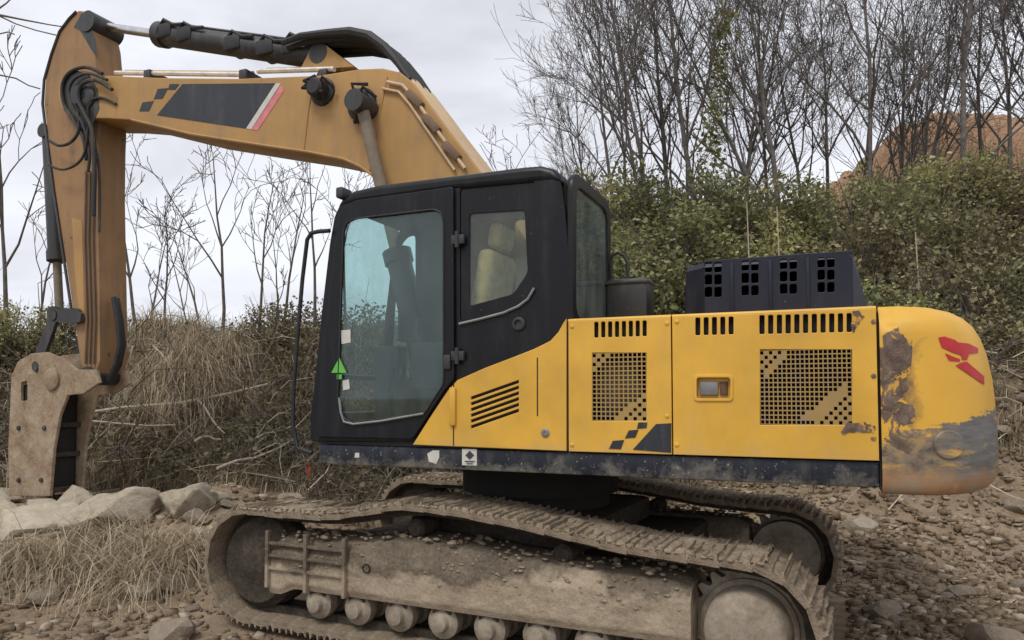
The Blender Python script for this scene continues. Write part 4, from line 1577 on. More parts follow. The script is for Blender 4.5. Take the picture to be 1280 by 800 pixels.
def make_track(sgn):
    yc = sgn * (TD - TW / 2)
    # frame: muddy box girder between the wheels
    mb = MB()
    xs = [1.78, 1.5, 1.1, .6, .0, -.6, -1.1, -1.5, -1.66]
    for side in (0,):
        rings = []
        for x in np.linspace(1.78, -1.66, 110):
            hump = .07 * math.exp(-((x - .3) / .7) ** 2)
            fe = min(1, (1.78 - x) / .12, (x + 1.66) / .12)
            zt = .755 + hump - .04 * (1 - fe)
            zb = .345 - .06 * float(ss(1.5, 1.7, np.array(x)))
            o = TD - .05
            sec = [(o - .02, zb), (o, zb + .05), (o - .005, .62), (o - .06, zt - .03), (o - .16, zt), (o - .44, zt), (o - .50, zt - .05), (o - .52, zb)]
            fine = []
            for k in range(8):
                a_, b_ = sec[k], sec[(k + 1) % 8]
                m_ = (5, 14, 8, 4, 6, 2, 6, 6)[k]
                for j in range(m_):
                    t_ = j / m_
                    y_, z_ = a_[0] + (b_[0] - a_[0]) * t_, a_[1] + (b_[1] - a_[1]) * t_
                    d_ = 0
                    if k in (1, 2, 3, 4):
                        v_ = np.array([x * 3.2]), np.array([z_ * 4.5 + y_ * 2 + sgn])
                        d_ = .075 * max(0, float(fbm(*v_, 71, 4)[0]) + .05) * float(ss(.40, .66, np.array(z_))) + .016 * float(fbm(v_[0] * 5, v_[1] * 5, 73, 3)[0])
                        d_ *= max(0, fe)
                    fine.append((y_ + d_, z_ + d_ * (.6 if k in (3, 4) else .1)))
            rings.append([(x, sgn * y, z) for y, z in fine])
        mb.loft(rings)
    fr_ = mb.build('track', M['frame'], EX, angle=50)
    fr_.rotation_euler = (0, 0, YAW_T - YAW_H)
    o = TD - .05
    # guards, ribs and step plates welded on the outer face
    mb = MB()
    for zz in (.50, .60, .70):
        mb.box(1.02, 1.80, min(sgn * (o - .01), sgn * (o + .025)), max(sgn * (o - .01), sgn * (o + .025)), zz - .012, zz + .012, .004)
    for xx in (1.78, 1.38, 1.0):
        mb.box(xx - .016, xx + .016, min(sgn * (o - .01), sgn * (o + .035)), max(sgn * (o - .01), sgn * (o + .035)), .34, .80, .005)
    mb.build('guard', M['frame'], fr_)
    mb = MB()
    mb.lathe((.803, sgn * (o - .02), .585), (0, sgn, 0), [(0, .035), (.028, .035), (.028, .030), (.010, .028)], 14)
    mb.build('grease_port', M['inner'], fr_)
    # wheels
    mb = MB()
    ax = (0, sgn, 0)
    mb.lathe((FI[0], sgn * (TD - .50), FI[1]), ax, [(0, .1), (.02, .33), (.08, .385), (.14, .385), (.16, .40), (.24, .40), (.26, .385), (.32, .385), (.38, .33), (.36, .22), (.40, .14), (.41, .05)], 32)
    mb.build('idler', M['chain'], fr_)
    mb = MB()
    nt = 21
    ring_o = []
    for k in range(nt * 4):
        a = 2 * math.pi * k / (nt * 4)
        r_ = .385 if k % 4 in (0, 1) else .33
        ring_o.append((RI[0] + r_ * math.cos(a), RI[1] + r_ * math.sin(a)))
    mb.loft([[(x, sgn * (TD - .36), z) for x, z in ring_o], [(x, sgn * (TD - .27), z) for x, z in ring_o]])
    mb.lathe((RI[0], sgn * (TD - .50), RI[1]), ax, [(0, .30), (.26, .30), (.28, .27), (.40, .25), (.43, .235), (.455, .19), (.465, .10), (.468, .02)], 36)
    mb.build('sprocket', M['wheel'], fr_)
    for k in range(8):
        x = 1.32 - k * .385
        mb = MB()
        mb.lathe((x, sgn * (TD - .46), .245), ax, [(0, .07), (.04, .125), (.12, .125), (.14, .10), (.24, .10), (.26, .125), (.34, .125), (.37, .07), (.41, .06), (.42, .03)], 20)
        mb.build('roller', M['wheel'], fr_)
        mb = MB()
        mb.box(x - .08, x + .08, min(sgn * (TD - .10), sgn * (TD - .45)), max(sgn * (TD - .10), sgn * (TD - .45)), .30, .43, .01)
        mb.build('roller_bracket', M['chain'], fr_)
    for x in (.45, -.75):
        mb = MB()
        zt = np.interp(-x, [-u[0] for u in upper], [u[1] for u in upper]) - .12
        mb.lathe((x, sgn * (TD - .42), zt - .075), ax, [(0, .05), (.03, .075), (.22, .075), (.25, .05)], 16)
        mb.build('carrier_roller', M['chain'], fr_)
    # chain rails inside the belt
    inner = []
    n = len(shoe_pts)
    for k in range(n):
        t = shoe_pts[(k + 1) % n] - shoe_pts[k - 1]
        t = t / np.hypot(*t)
        nn = np.array([-t[1], t[0]])
        inner.append((shoe_pts[k], nn, t))
    c0 = shoe_pts.mean(0)
    mb = MB()
    for yy in (TD - .42, TD - .26):
        ra, rb_ = [], []
        for p, nn, t in inner:
            s = 1 if nn @ (c0 - p) > 0 else -1
            ra.append(p + nn * s * .03)
            rb_.append(p + nn * s * .10)
        V = [(a[0], sgn * y, a[1]) for a in ra for y in (yy, yy + .05)] + [(a[0], sgn * y, a[1]) for a in rb_ for y in (yy, yy + .05)]
        F = []
        for k in range(n):
            k2 = (k + 1) % n
            a0, a1, b0, b1 = 2 * k, 2 * k + 1, 2 * n + 2 * k, 2 * n + 2 * k + 1
            c_, d_, e_, f_ = 2 * k2, 2 * k2 + 1, 2 * n + 2 * k2, 2 * n + 2 * k2 + 1
            F += [(a0, c_, e_, b0), (a1, b1, f_, d_), (b0, e_, f_, b1)]
        mb.add(V, F)
    mb.build('track_chain', M['chain'], fr_)
    # shoes, one object each
    for k, (p, nn, t) in enumerate(inner):
        s = 1 if nn @ (c0 - p) > 0 else -1
        up = -nn * s
        so = bpy.data.objects.new('track_shoe', SHOES[k % 5])
        COL.objects.link(so)
        so.parent = fr_
        X_ = Vector((t[0], 0, t[1]))
        Z_ = Vector((up[0], 0, up[1]))
        Y_ = Z_.cross(X_)
        Mx = Matrix((X_, Y_, Z_)).transposed().to_4x4()
        Mx.translation = Vector((p[0], yc, p[1]))
        so.matrix_local = Mx
    # clods of mud lying on the belt and on the frame
    rr = random.Random(11 + sgn)
    mb = MB()
    ico = bmesh.new()
    bmesh.ops.create_icosphere(ico, subdivisions=1, radius=1)
    iv = [v.co.copy() for v in ico.verts]
    ico.verts.index_update()
    ifc = [[v.index for v in f.verts] for f in ico.faces]
    ico.free()
    ux = [-u[0] for u in upper]
    uz = [u[1] for u in upper]
    for k in range(2200):
        on_belt = rr.random() < .84
        if on_belt:
            x = rr.uniform(-2.1, 2.1)
            z = float(np.interp(-x, ux, uz)) + .012
            y = TD - rr.random() ** 1.3 * TW
            s_ = rr.choice((.007, .009, .012, .015, .020))
        else:
            x = rr.uniform(-1.6, 1.7)
            zf = rr.random()
            if zf < .4:
                y, z = o - rr.uniform(.04, .4), .765 + .07 * math.exp(-((x - .3) / .7) ** 2)
                s_ = rr.choice((.010, .014, .020, .028))
            else:
                z = rr.uniform(.52, .80)
                y = o - .005 - max(0, z - .62) * .35
                s_ = rr.choice((.006, .009, .012, .018))
        sc_ = (s_ * rr.uniform(.8, 1.8), s_ * rr.uniform(.7, 1.2), s_ * rr.uniform(.4, .8))
        mb.add([(x + q.x * sc_[0] * rr.uniform(.8, 1.2), sgn * (y + q.y * sc_[1]), z + q.z * sc_[2] * rr.uniform(.7, 1.3)) for q in iv], ifc)
    NX, NY = 300, 22
    tx = np.linspace(2.12, -2.1, NX)
    ty = np.linspace(0.01, TW - .01, NY)
    TX, TY = np.meshgrid(tx, ty, indexing='ij')
    base = np.interp(-TX, ux, uz)
    hh2 = .020 + .075 * fbm(TX * 5, TY * 5 + sgn * 9, 63, 5) + .02 * fbm(TX * 30, TY * 30, 66, 2)
    edge_ = np.minimum(1, np.minimum(TY, TW - TY) / .03)
    hh2 = np.minimum(hh2, .050) * edge_ - .02 * (1 - edge_)
    ii = np.arange(NX * NY).reshape(NX, NY)
    q4 = np.stack([ii[:-1, :-1], ii[1:, :-1], ii[1:, 1:], ii[:-1, 1:]], -1).reshape(-1, 4)
    mb.add(np.stack([TX, sgn * (TD - TY), base + hh2], -1).reshape(-1, 3).tolist(), q4.tolist())
    mo = mb.build('mud', M['mud'], fr_, fix=False, angle=60)
    mo['kind'] = 'stuff'
    return fr_


make_track(1)
make_track(-1)
mb = MB()
mb.box(-.75, .75, -1.0, 1.0, .55, .93, .05)
mb.box(-1.3, -.6, -1.05, 1.05, .48, .74, .05)
mb.box(.6, 1.3, -1.05, 1.05, .48, .74, .05)
o = mb.build('carbody', M['chain'], EX)
o.rotation_euler = (0, 0, YAW_T - YAW_H)

# ================================================================== ROCKS AND RUBBLE
def rock_mesh(name, seed, flat=.7, sub=3):
    rr = random.Random(seed)
    bm = bmesh.new()
    bmesh.ops.create_icosphere(bm, subdivisions=sub, radius=1)
    planes = []
    for k in range(11 if sub < 4 else 17):
        d = Vector((rr.gauss(0, 1), rr.gauss(0, 1), rr.gauss(0, 1))).normalized()
        planes.append((d, rr.uniform(.55, .85)))
    ox, oy = rr.uniform(0, 99), rr.uniform(0, 99)
    for v in bm.verts:
        p = v.co.copy()
        for d, h in planes:
            e = p.dot(d) - h
            if e > 0: p -= d * e * .92
        nz = float(fbm(np.array([p.x * 2.2 + ox + p.z]), np.array([p.y * 2.2 + oy - p.z * .7]), seed, 4)[0])
        p *= 1 + nz * (.28 if sub < 4 else .42)
        p.z *= flat
        v.co = p
    me = bpy.data.meshes.new(name)
    bm.to_mesh(me)
    bm.free()
    smooth_mesh(me, 32)
    return me


rocks = [  # px, py of the base middle, half width, half height (m), depth, label
    (44, 662, .50, .33, 8.2, 'broad pale boulder directly below the breaker at the left edge', 0.3),
    (-12, 664, .36, .30, 8.0, 'pale jagged rock at the very left edge below the breaker', 1.1),
    (150, 668, .62, .33, 8.3, 'pale rounded boulder in the middle of the rock row left of the track', 1.4),
    (234, 666, .42, .28, 8.5, 'tan flat-topped boulder just in front of the track idler', 2.3),
    (-70, 650, .7, .4, 8.2, 'pale boulder cut by the left edge of the picture', .8),
    (92, 655, .34, .24, 8.9, 'small grey stone wedged behind the two pale boulders', 2.0),
    (6, 618, .22, .17, 9.6, 'small pale stone left of the breaker foot', .2),
    (226, 616, .20, .10, 10.6, 'flat brown stone lying at the foot of the brushy bank', .9),
    (246, 700, .30, .10, 7.5, 'flat layered slab beside the front of the track', .5),
    (185, 728, .22, .12, 7.0, 'low tan stone in the dry grass left of the track', 2.8),
]
for k, (px, py, hw, hh_, dep, lab, rz) in enumerate(rocks):
    r_ = ray(px, py)
    t = dep / r_[1]
    x, y = r_[0] * t, dep
    o = mesh_object('rock', rock_mesh('rock', 40 + k, 1.0, 4), M['rock'], label=lab, cat='rock')
    o.location = (x, y, ground_z(x, y) + hh_ * .30)
    o.rotation_euler = (0, 0, rz)
    o.scale = (hw * 1.08, hw * .85, hh_ * .86)

stone_me = [rock_mesh('stone', 90 + k, .75, 2) for k in range(7)]
for m_ in stone_me: m_.materials.append(M['stone'])
rr = random.Random(5)
cnt = 0
while cnt < 230:
    if rr.random() < .68:
        u, y = rr.uniform(.30, .95), rr.uniform(5.2, 13.0)
    else:
        u, y = rr.uniform(-.85, -.30), rr.uniform(6.0, 9.6)
    x = u * y
    lx = (x - SC[0]) * math.cos(YAW_T) + (y - SC[1]) * math.sin(YAW_T)
    ly = -(x - SC[0]) * math.sin(YAW_T) + (y - SC[1]) * math.cos(YAW_T)
    if abs(lx) < 2.75 and abs(ly) < 1.85: continue
    s = .045 + .20 * rr.random() ** 3.2
    o = bpy.data.objects.new('stone', stone_me[cnt % 7])
    COL.objects.link(o)
    right = u > 0
    tag(o, 'brown broken stone in the rubble slope beside and behind the counterweight' if right else 'tan broken stone lying on the soil around the pale boulders at left', 'stone', 'stones in the rubble' if right else 'stones around the boulders')
    o.location = (x, y, ground_z(x, y) + s * .25)
    o.rotation_euler = (rr.uniform(-.4, .4), rr.uniform(-.4, .4), rr.uniform(0, 6.28))
    o.scale = (s * rr.uniform(.8, 1.5), s * rr.uniform(.8, 1.2), s * rr.uniform(.6, 1.0))
    cnt += 1


pale_me = [rock_mesh('stone', 140 + k, .85, 3) for k in range(5)]
for m_ in pale_me: m_.materials.append(M['rock'])
for k in range(26):
    px, y = rr.uniform(-60, 285), rr.uniform(7.7, 9.2)
    x = (px - 640) / FPX * y
    s = .06 + .15 * rr.random() ** 1.6
    o = bpy.data.objects.new('stone', pale_me[k % 5])
    COL.objects.link(o)
    tag(o, 'pale broken piece of rock among the boulders at left', 'stone', 'pale pieces among the boulders')
    o.location = (x, y, ground_z(x, y) + s * .35)
    o.rotation_euler = (rr.uniform(-.6, .6), rr.uniform(-.6, .6), rr.uniform(0, 6.28))
    o.scale = (s * rr.uniform(.8, 1.7), s * rr.uniform(.8, 1.2), s * rr.uniform(.6, 1.0))


def scatter_chips(name, n, sel, smin, smax, mat, seed, label):
    g = np.random.default_rng(seed)
    iv = np.array([(x, y, z) for z in (-.72, .72) for y in (-.72, .72) for x in (-.72, .72)])
    fc = np.array([(0, 2, 3, 1), (4, 5, 7, 6), (0, 1, 5, 4), (1, 3, 7, 5), (3, 2, 6, 7), (2, 0, 4, 6)])
    X, Y = sel(g, n)
    n = len(X)
    Z = terrain(X, Y)
    S = smin + (smax - smin) * g.random(n) ** 3.2
    sc_ = S[:, None] * g.uniform(.5, 1.6, (n, 3)) * np.array([1, 1, .62])
    V = iv[None] * g.uniform(.45, 1.35, (n, len(iv), 3)) * sc_[:, None, :]
    a = g.uniform(0, 6.28, n)
    ca, sa = np.cos(a)[:, None], np.sin(a)[:, None]
    V = np.stack([V[..., 0] * ca - V[..., 1] * sa, V[..., 0] * sa + V[..., 1] * ca, V[..., 2]], -1)
    V = V + np.stack([X, Y, Z + S * .2], -1)[:, None, :]
    F = fc[None] + (np.arange(n) * len(iv))[:, None, None]
    me = fast_mesh(name, V.reshape(-1, 3), F.reshape(-1, 4))
    return mesh_object(name, me, mat, kind='stuff', label=label)


def off_machine(X, Y, mx=2.62, my=1.62):
    lx = (X - SC[0]) * math.cos(YAW_T) + (Y - SC[1]) * math.sin(YAW_T)
    ly = -(X - SC[0]) * math.sin(YAW_T) + (Y - SC[1]) * math.cos(YAW_T)
    return ~((np.abs(lx) < mx) & (np.abs(ly) < my))


def sel_rubble(g, n):
    u = np.where(g.random(n) < .72, g.uniform(.22, 1.0, n), g.uniform(-1.1, .3, n))
    y = 3.8 + 9.5 * g.random(n) ** 1.15
    y = np.where(u < .2, 3.8 + 6.0 * g.random(n), y)
    X, Y = u * y, y
    k = off_machine(X, Y, 2.5, 1.58)
    return X[k], Y[k]


scatter_chips('gravel', 46000, sel_rubble, .007, .062, M['rubble'], 3, 'loose stony rubble and gravel over the soil')

# ================================================================== GRASS AND BRUSH
def blades(name, roots, length, lean, width, mat, seed, label=None, parent=None, curl=1.0, dirs=None):
    """Thin curved tapering blades, 3 segments each."""
    g = np.random.default_rng(seed)
    n = len(roots)
    L = length * g.uniform(.45, 1.25, n)
    a = g.uniform(0, 2 * np.pi, n) if dirs is None else dirs
    ln = lean * g.uniform(.3, 1.4, n)
    h = np.stack([np.cos(a), np.sin(a), np.zeros(n)], -1)
    s = np.stack([-np.sin(a + g.uniform(-.8, .8, n)), np.cos(a), np.zeros(n)], -1)
    W = width * g.uniform(.6, 1.4, n)
    P = []
    for k, t in enumerate((0, .38, .72, 1.0)):
        ang = ln * (t ** 1.0) * (0.55 + .45 * curl * t)
        hor, ver = np.sin(ang) * L * t, np.cos(ang) * L * t
        c = roots + h * hor[:, None]
        c[:, 2] += ver
        w = (W * (1 - .85 * t))[:, None]
        P += [c - s * w, c + s * w]
    V = np.stack(P, 1)
    F = np.array([[0, 1, 3, 2], [2, 3, 5, 4], [4, 5, 7, 6]])
    F = F[None] + (np.arange(n) * 8)[:, None, None]
    me = fast_mesh(name, V.reshape(-1, 3), F.reshape(-1, 4))
    return mesh_object(name, me, mat, parent, label=label, kind='stuff')


def roots_at(X, Y, dz=0.0):
    return np.stack([X, Y, terrain(X, Y) + dz], -1)


G = np.random.default_rng(77)


def wedge(n, u0, u1, y0, y1, p=1.0):
    u = G.uniform(u0, u1, n)
    y = y0 + (y1 - y0) * G.random(n) ** p
    return u * y, y


def clumped(X, Y, f, thr, seed):
    k = vnoise(X * f, Y * f, seed) > thr
    return X[k], Y[k]


# straw tussocks between the boulders and the track, lower left
def tussocks(specs, per, spread, seed):
    g = np.random.default_rng(seed)
    X, Y = [], []
    for (px, py) in specs:
        p = ground_hit(px, py)
        X.append(p.x + g.normal(0, spread, per))
        Y.append(p.y + g.normal(0, spread * .9, per))
    return np.concatenate(X), np.concatenate(Y)


X, Y = tussocks([(105, 694), (148, 686), (186, 704), (72, 722), (214, 722), (132, 722), (30, 712), (236, 700), (168, 742)], 210, .075, 4)
k_ = off_machine(X, Y, 2.6, 1.62)
blades('dry_grass', roots_at(X[k_], Y[k_]), .58, 1.9, .0065, M['straw'], 5, 'pale dry straw tussocks in front of the boulders at left')
X, Y = tussocks([(90, 720), (150, 715), (200, 720), (40, 730), (235, 735), (120, 750)], 130, .30, 6)
k_ = off_machine(X, Y, 2.6, 1.62)
blades('dry_grass', roots_at(X[k_], Y[k_], .012), .42, 2.6, .0045, M['straw'], 15, 'loose pale straw lying flat on the soil at left', curl=.3)
# dry grass crest of the bank left of the cab
X, Y = wedge(23000, -.62, -.30, 10.6, 14.8)
X, Y = clumped(X, Y, 1.3, .35, 8)
cen = np.hypot((X / Y + .465) / .12, (Y - 12.9) / 1.8)
k_ = (cen < 1.15) & (G.random(len(cen)) < (1.25 - .9 * cen) * np.clip(.5 + 2.6 * fbm(X * 1.6, Y * 1.6, 95), .06, 1))
blades('dry_grass', roots_at(X[k_], Y[k_]), .80, 1.75, .0085, M['straw'], 6, 'tall dry tan grass hanging over the bank between stick and cab')
X, Y = wedge(15000, -.60, -.34, 11.2, 15.0)
cen = np.hypot((X / Y + .462) / .085, (Y - 13.2) / 1.6)
k_ = (cen < 1.1) & (vnoise(X * 2.2, Y * 2.2, 98) > .56)
X, Y = X[k_], Y[k_]
hi = .05 + .45 * vnoise(X * 1.3, Y * 1.3, 99)
R_ = roots_at(X, Y)
R_[:, 2] += hi
blades('dry_grass', R_, .72, 1.9, .0085, M['straw'], 36, 'pale straw drooping over the top of the bank beside the stick', dirs=G.normal(-1.0, .8, len(X)))
X, Y = wedge(15000, -1.0, -.02, 9.6, 14.8)
X, Y = clumped(X, Y, 1.7, .52, 12)
blades('dry_grass', roots_at(X, Y), .42, 1.3, .0055, M['straw'], 16, 'scattered straw in the dark brush of the bank')
# dark tangled undergrowth covering the whole bank
X, Y = wedge(46000, -1.1, .25, 9.7, 16.0, 1.1)
dens = ss(9.6, 10.6, Y + 1.0 * fbm(X, Y, 2) * 2)
k_ = G.random(len(X)) < dens
blades('undergrowth', roots_at(X[k_], Y[k_]), .42, 1.5, .008, M['brush'], 7, 'tangled brown undergrowth over the bank')


def leaves(P, size, mat, name, seed, parent=None, label=None, kind=None, cat=None, group=None, up=.35):
    g = np.random.default_rng(seed)
    n = len(P)
    d = g.normal(0, 1, (n, 3))
    d[:, 2] = d[:, 2] * .7 - .1
    d /= np.linalg.norm(d, axis=1)[:, None]
    nn = g.normal(0, 1, (n, 3))
    nn[:, 2] += up * 3
    s = np.cross(d, nn)
    s /= np.linalg.norm(s, axis=1)[:, None] + 1e-9
    L = size * g.uniform(.5, 1.5, n)
    w = L * g.uniform(.22, .42, n)
    c = P + d * (L * .5)[:, None]
    c[:, 2] -= L * .06
    V = np.stack([P, c - s * w[:, None], P + d * L[:, None], c + s * w[:, None]], 1)
    F = (np.arange(n * 4).reshape(n, 4))
    me = fast_mesh(name, V.reshape(-1, 3), F)
    return mesh_object(name, me, mat, parent, label=label, kind=kind, cat=cat, group=group)


X, Y = wedge(46000, -1.1, .22, 9.8, 16.5, 1.1)
straw_zone = np.hypot((X / Y + .465) / .13, (Y - 12.9) / 2.0) < 1
k_ = (G.random(len(X)) < ss(9.8, 11.0, Y + 2.5 * fbm(X * .9, Y * .9, 52))) & (~straw_zone | (G.random(len(X)) < .22))
X, Y = X[k_], Y[k_]
hgt = .05 + .55 * G.random(len(X)) * (0.35 + 1.3 * np.clip(fbm(X * 1.1, Y * 1.1, 61) + .5, 0, 1))
P = roots_at(X, Y)
P[:, 2] += hgt
leaves(P, .075, M['weeds'], 'weeds', 9, label='dark low weeds and brambles on the bank', kind='stuff')
X, Y = sel_rubble(np.random.default_rng(91), 15000)
k_ = X > .2 * Y
P = roots_at(X[k_], Y[k_], .012)
leaves(P, .045, M['leaf_brown'], 'leaf_litter', 92, label='dead brown leaf litter strewn over the rubble at right', kind='stuff', up=1.2)
# hillside ground cover at right, below the shrubs
X, Y = wedge(60000, .05, 1.15, 11.2, 21.0, 1.0)
k_ = G.random(len(X)) < ss(11.2, 13.2, Y + 3.0 * fbm(X * .7, Y * .7, 71))
X, Y = X[k_], Y[k_]
P = roots_at(X, Y)
P[:, 2] += .05 + .75 * G.random(len(X)) * (0.3 + 1.4 * np.clip(fbm(X * .8, Y * .8, 81) + .5, 0, 1))
leaves(P, .10, M['leaf'], 'ground_cover', 19, label='olive green ground cover on the hillside', kind='stuff')
X, Y = wedge(16000, .40, 1.15, 9.6, 15.0, 1.0)
X, Y = clumped(X, Y, 1.2, .42, 33)
blades('dry_grass', roots_at(X, Y), .45, 1.4, .007, M['brush'], 26, 'brown dead stalks at the top of the rubble slope')

def tangle(name, n, sel, lmin, lmax, r, mat, seed, label):
    g = np.random.default_rng(seed)
    X, Y = sel
    mb = MB()
    k = min(n, len(X))
    Z = terrain(X[:k], Y[:k])
    for i in range(k):
        a, e = g.uniform(0, 6.28), g.normal(.25, .45)
        L = g.uniform(lmin, lmax)
        d = Vector((math.cos(a) * math.cos(e), math.sin(a) * math.cos(e), math.sin(e)))
        p = Vector((X[i], Y[i], Z[i] + g.uniform(.02, .35)))
        b = Vector((g.normal(0, .12), g.normal(0, .12), g.uniform(-.05, .2))) * L
        q = [p, p + d * L * .33 + b * .8, p + d * L * .66 + b, p + d * L]
        rr_ = r * g.uniform(.5, 1.5)
        mb.tube(q, [rr_, rr_ * .85, rr_ * .65, rr_ * .35], 3, False)
        if g.random() < .5:
            s_ = Vector((g.normal(0, .3), g.normal(0, .3), g.uniform(.05, .4))) * L * .7
            mb.tube([q[1], q[1] + s_ * .5, q[1] + s_], [rr_ * .6, rr_ * .5, rr_ * .3], 3, False)
    o = mb.build(name, mat, fix=False, label=label)
    o['kind'] = 'stuff'


tangle('dead_twigs', 1100, wedge(1100, -.75, -.02, 9.9, 14.4), .3, 1.5, .0085, M['bark_pale'], 61, 'tangle of bare grey twigs over the bank')
tangle('dead_twigs', 480, wedge(480, -.75, -.02, 9.7, 14.2), .3, 1.3, .0075, M['cane'], 62, 'pale dead stalks strewn over the bank')
tangle('dead_twigs', 900, wedge(900, .05, 1.0, 10.6, 17.5), .4, 1.7, .0095, M['bark_pale'], 63, 'bare twigs standing in the thicket on the hillside')
tangle('dead_twigs', 260, wedge(260, .38, 1.0, 9.0, 13.0), .3, 1.1, .008, M['cane'], 64, 'pale dead stalks strewn on the rubble slope')

# ================================================================== SHRUBS
def shrub(seed, mat, n=3300, rad=1.3, hgt=2.1):
    g = np.random.default_rng(seed)
    root = bpy.data.objects.new('shrub', None)
    COL.objects.link(root)
    lob = []
    for k in range(26):
        a, q = g.uniform(0, 6.28), g.random() ** .6
        lob.append((rad * q * math.cos(a), rad * q * math.sin(a), hgt * (.12 + .80 * g.random() * (1 - .45 * q * q)), g.uniform(.16, .42)))
    lob = np.array(lob)
    wts = lob[:, 3] ** 2
    idx = g.choice(len(lob), n, p=wts / wts.sum())
    d = g.normal(0, 1, (n, 3))
    d /= np.linalg.norm(d, axis=1)[:, None]
    rr_ = lob[idx, 3] * g.uniform(.3, 1.5, n) ** .8 * rad / 1.1
    P = lob[idx, :3] + d * rr_[:, None] * np.array([1, 1, .85])
    P[:, 2] = np.abs(P[:, 2])
    leaves(P, .095, mat, 'foliage', seed + 1, parent=root)
    mb = MB()
    for k in range(26):
        q = lob[k]
        m = Vector((q[0] * .45 + g.normal(0, .08), q[1] * .45 + g.normal(0, .08), q[2] * .55))
        mb.tube([(g.normal(0, .1), g.normal(0, .1), -.25), m, Vector(q[:3])], [.022, .014, .006], 4, False)
        for j in range(4):
            e = Vector(q[:3]) + Vector((g.normal(0, .35), g.normal(0, .35), g.uniform(.1, .95)))
            mb.tube([m, (m + e) / 2 + Vector((g.normal(0, .06), g.normal(0, .06), .05)), e], [.010, .007, .004], 3, False)
    mb.build('stem', M['bark_pale'], root, fix=False)
    return root


def dup(root):
    c = root.copy()
    COL.objects.link(c)
    for ch in root.children:
        d = ch.copy()
        COL.objects.link(d)
        d.parent = c
        for gch in ch.children:
            e = gch.copy()
            COL.objects.link(e)
            e.parent = d
    return c


protos = [shrub(201, M['leaf']), shrub(211, M['leaf']), shrub(221, M['leaf_dark']), shrub(231, M['leaf_brown']), shrub(241, M['leaf_dark'])]
used = set()
LAB = {0: 'olive green leafy shrub in the thicket on the hillside behind the excavator', 1: 'olive green leafy shrub in the thicket on the hillside behind the excavator',
       2: 'dark green dense shrub in the thicket on the hillside behind the excavator', 4: 'dark green dense shrub in the thicket on the hillside behind the excavator',
       3: 'brownish half-bare shrub on the hillside behind the counterweight'}
GRP = {0: 'olive shrubs on the hillside', 1: 'olive shrubs on the hillside', 2: 'dark shrubs on the hillside', 4: 'dark shrubs on the hillside', 3: 'brown shrubs on the hillside'}


def place_shrub(kind, px, dep, sc, label=None, group=None):
    o = protos[kind] if kind not in used else dup(protos[kind])
    used.add(kind)
    x = (px - 640) / FPX * dep
    o.location = (x, dep, ground_z(x, dep) - .1)
    o.rotation_euler = (0, 0, rnd.uniform(0, 6.28))
    o.scale = (sc * rnd.uniform(.9, 1.15), sc * rnd.uniform(.9, 1.15), sc * rnd.uniform(.85, 1.1))
    for key in ('label', 'category', 'group'):
        if key in o: del o[key]
    tag(o, label or LAB[kind], 'shrub', group or (None if label else GRP[kind]))


rs = random.Random(31)
for row, (dep, n, pool) in enumerate(((13.4, 10, (2, 0, 4, 1)), (15.2, 12, (0, 2, 1, 4, 3)), (17.2, 12, (0, 1, 1, 4)), (19.6, 12, (1, 0, 2, 3)))):
    for k in range(n):
        px = 640 + (1400 - 640) * (k + rs.uniform(.1, .9)) / n
        kind = pool[rs.randrange(len(pool))]
        if px > 1190 and rs.random() < .6: kind = 3
        if row == 0 and px < 760: continue
        what = {0: 'olive leafy shrub', 1: 'olive leafy shrub', 2: 'dark green shrub', 4: 'dark green shrub', 3: 'brownish half-bare shrub'}[kind]
        tier = ('lowest row of the thicket', 'second row of the thicket', 'third row of the thicket', 'top row under the bare trees')[row]
        spot = 'near the cab rear' if px < 800 else 'left of the hood' if px < 860 else 'behind the hood left half' if px < 970 else 'behind the hood right half' if px < 1090 else 'above the counterweight' if px < 1200 else 'at the right edge' if px < 1290 else 'beyond the right edge'
        place_shrub(kind, px, dep + rs.uniform(-.6, .6), rs.uniform(.8, 1.12), '%s in the %s, %s' % (what, tier, spot), GRP[kind])
for (px, dep, sc, kind, lab) in (
        (22, 13.4, .62, 1, 'olive shrub at the left edge behind the breaker'),
        (-60, 13.0, .8, 0, 'leafy shrub just cut by the left edge of the picture'),
        (75, 14.2, .62, 3, 'low brown shrub half hidden behind the stick'),
        (345, 14.2, .42, 3, 'small brown shrub on the bank crest just left of the cab'),
        (300, 14.6, .36, 2, 'small dark shrub on the bank crest under the bare saplings')):
    place_shrub(kind, px, dep, sc, lab)

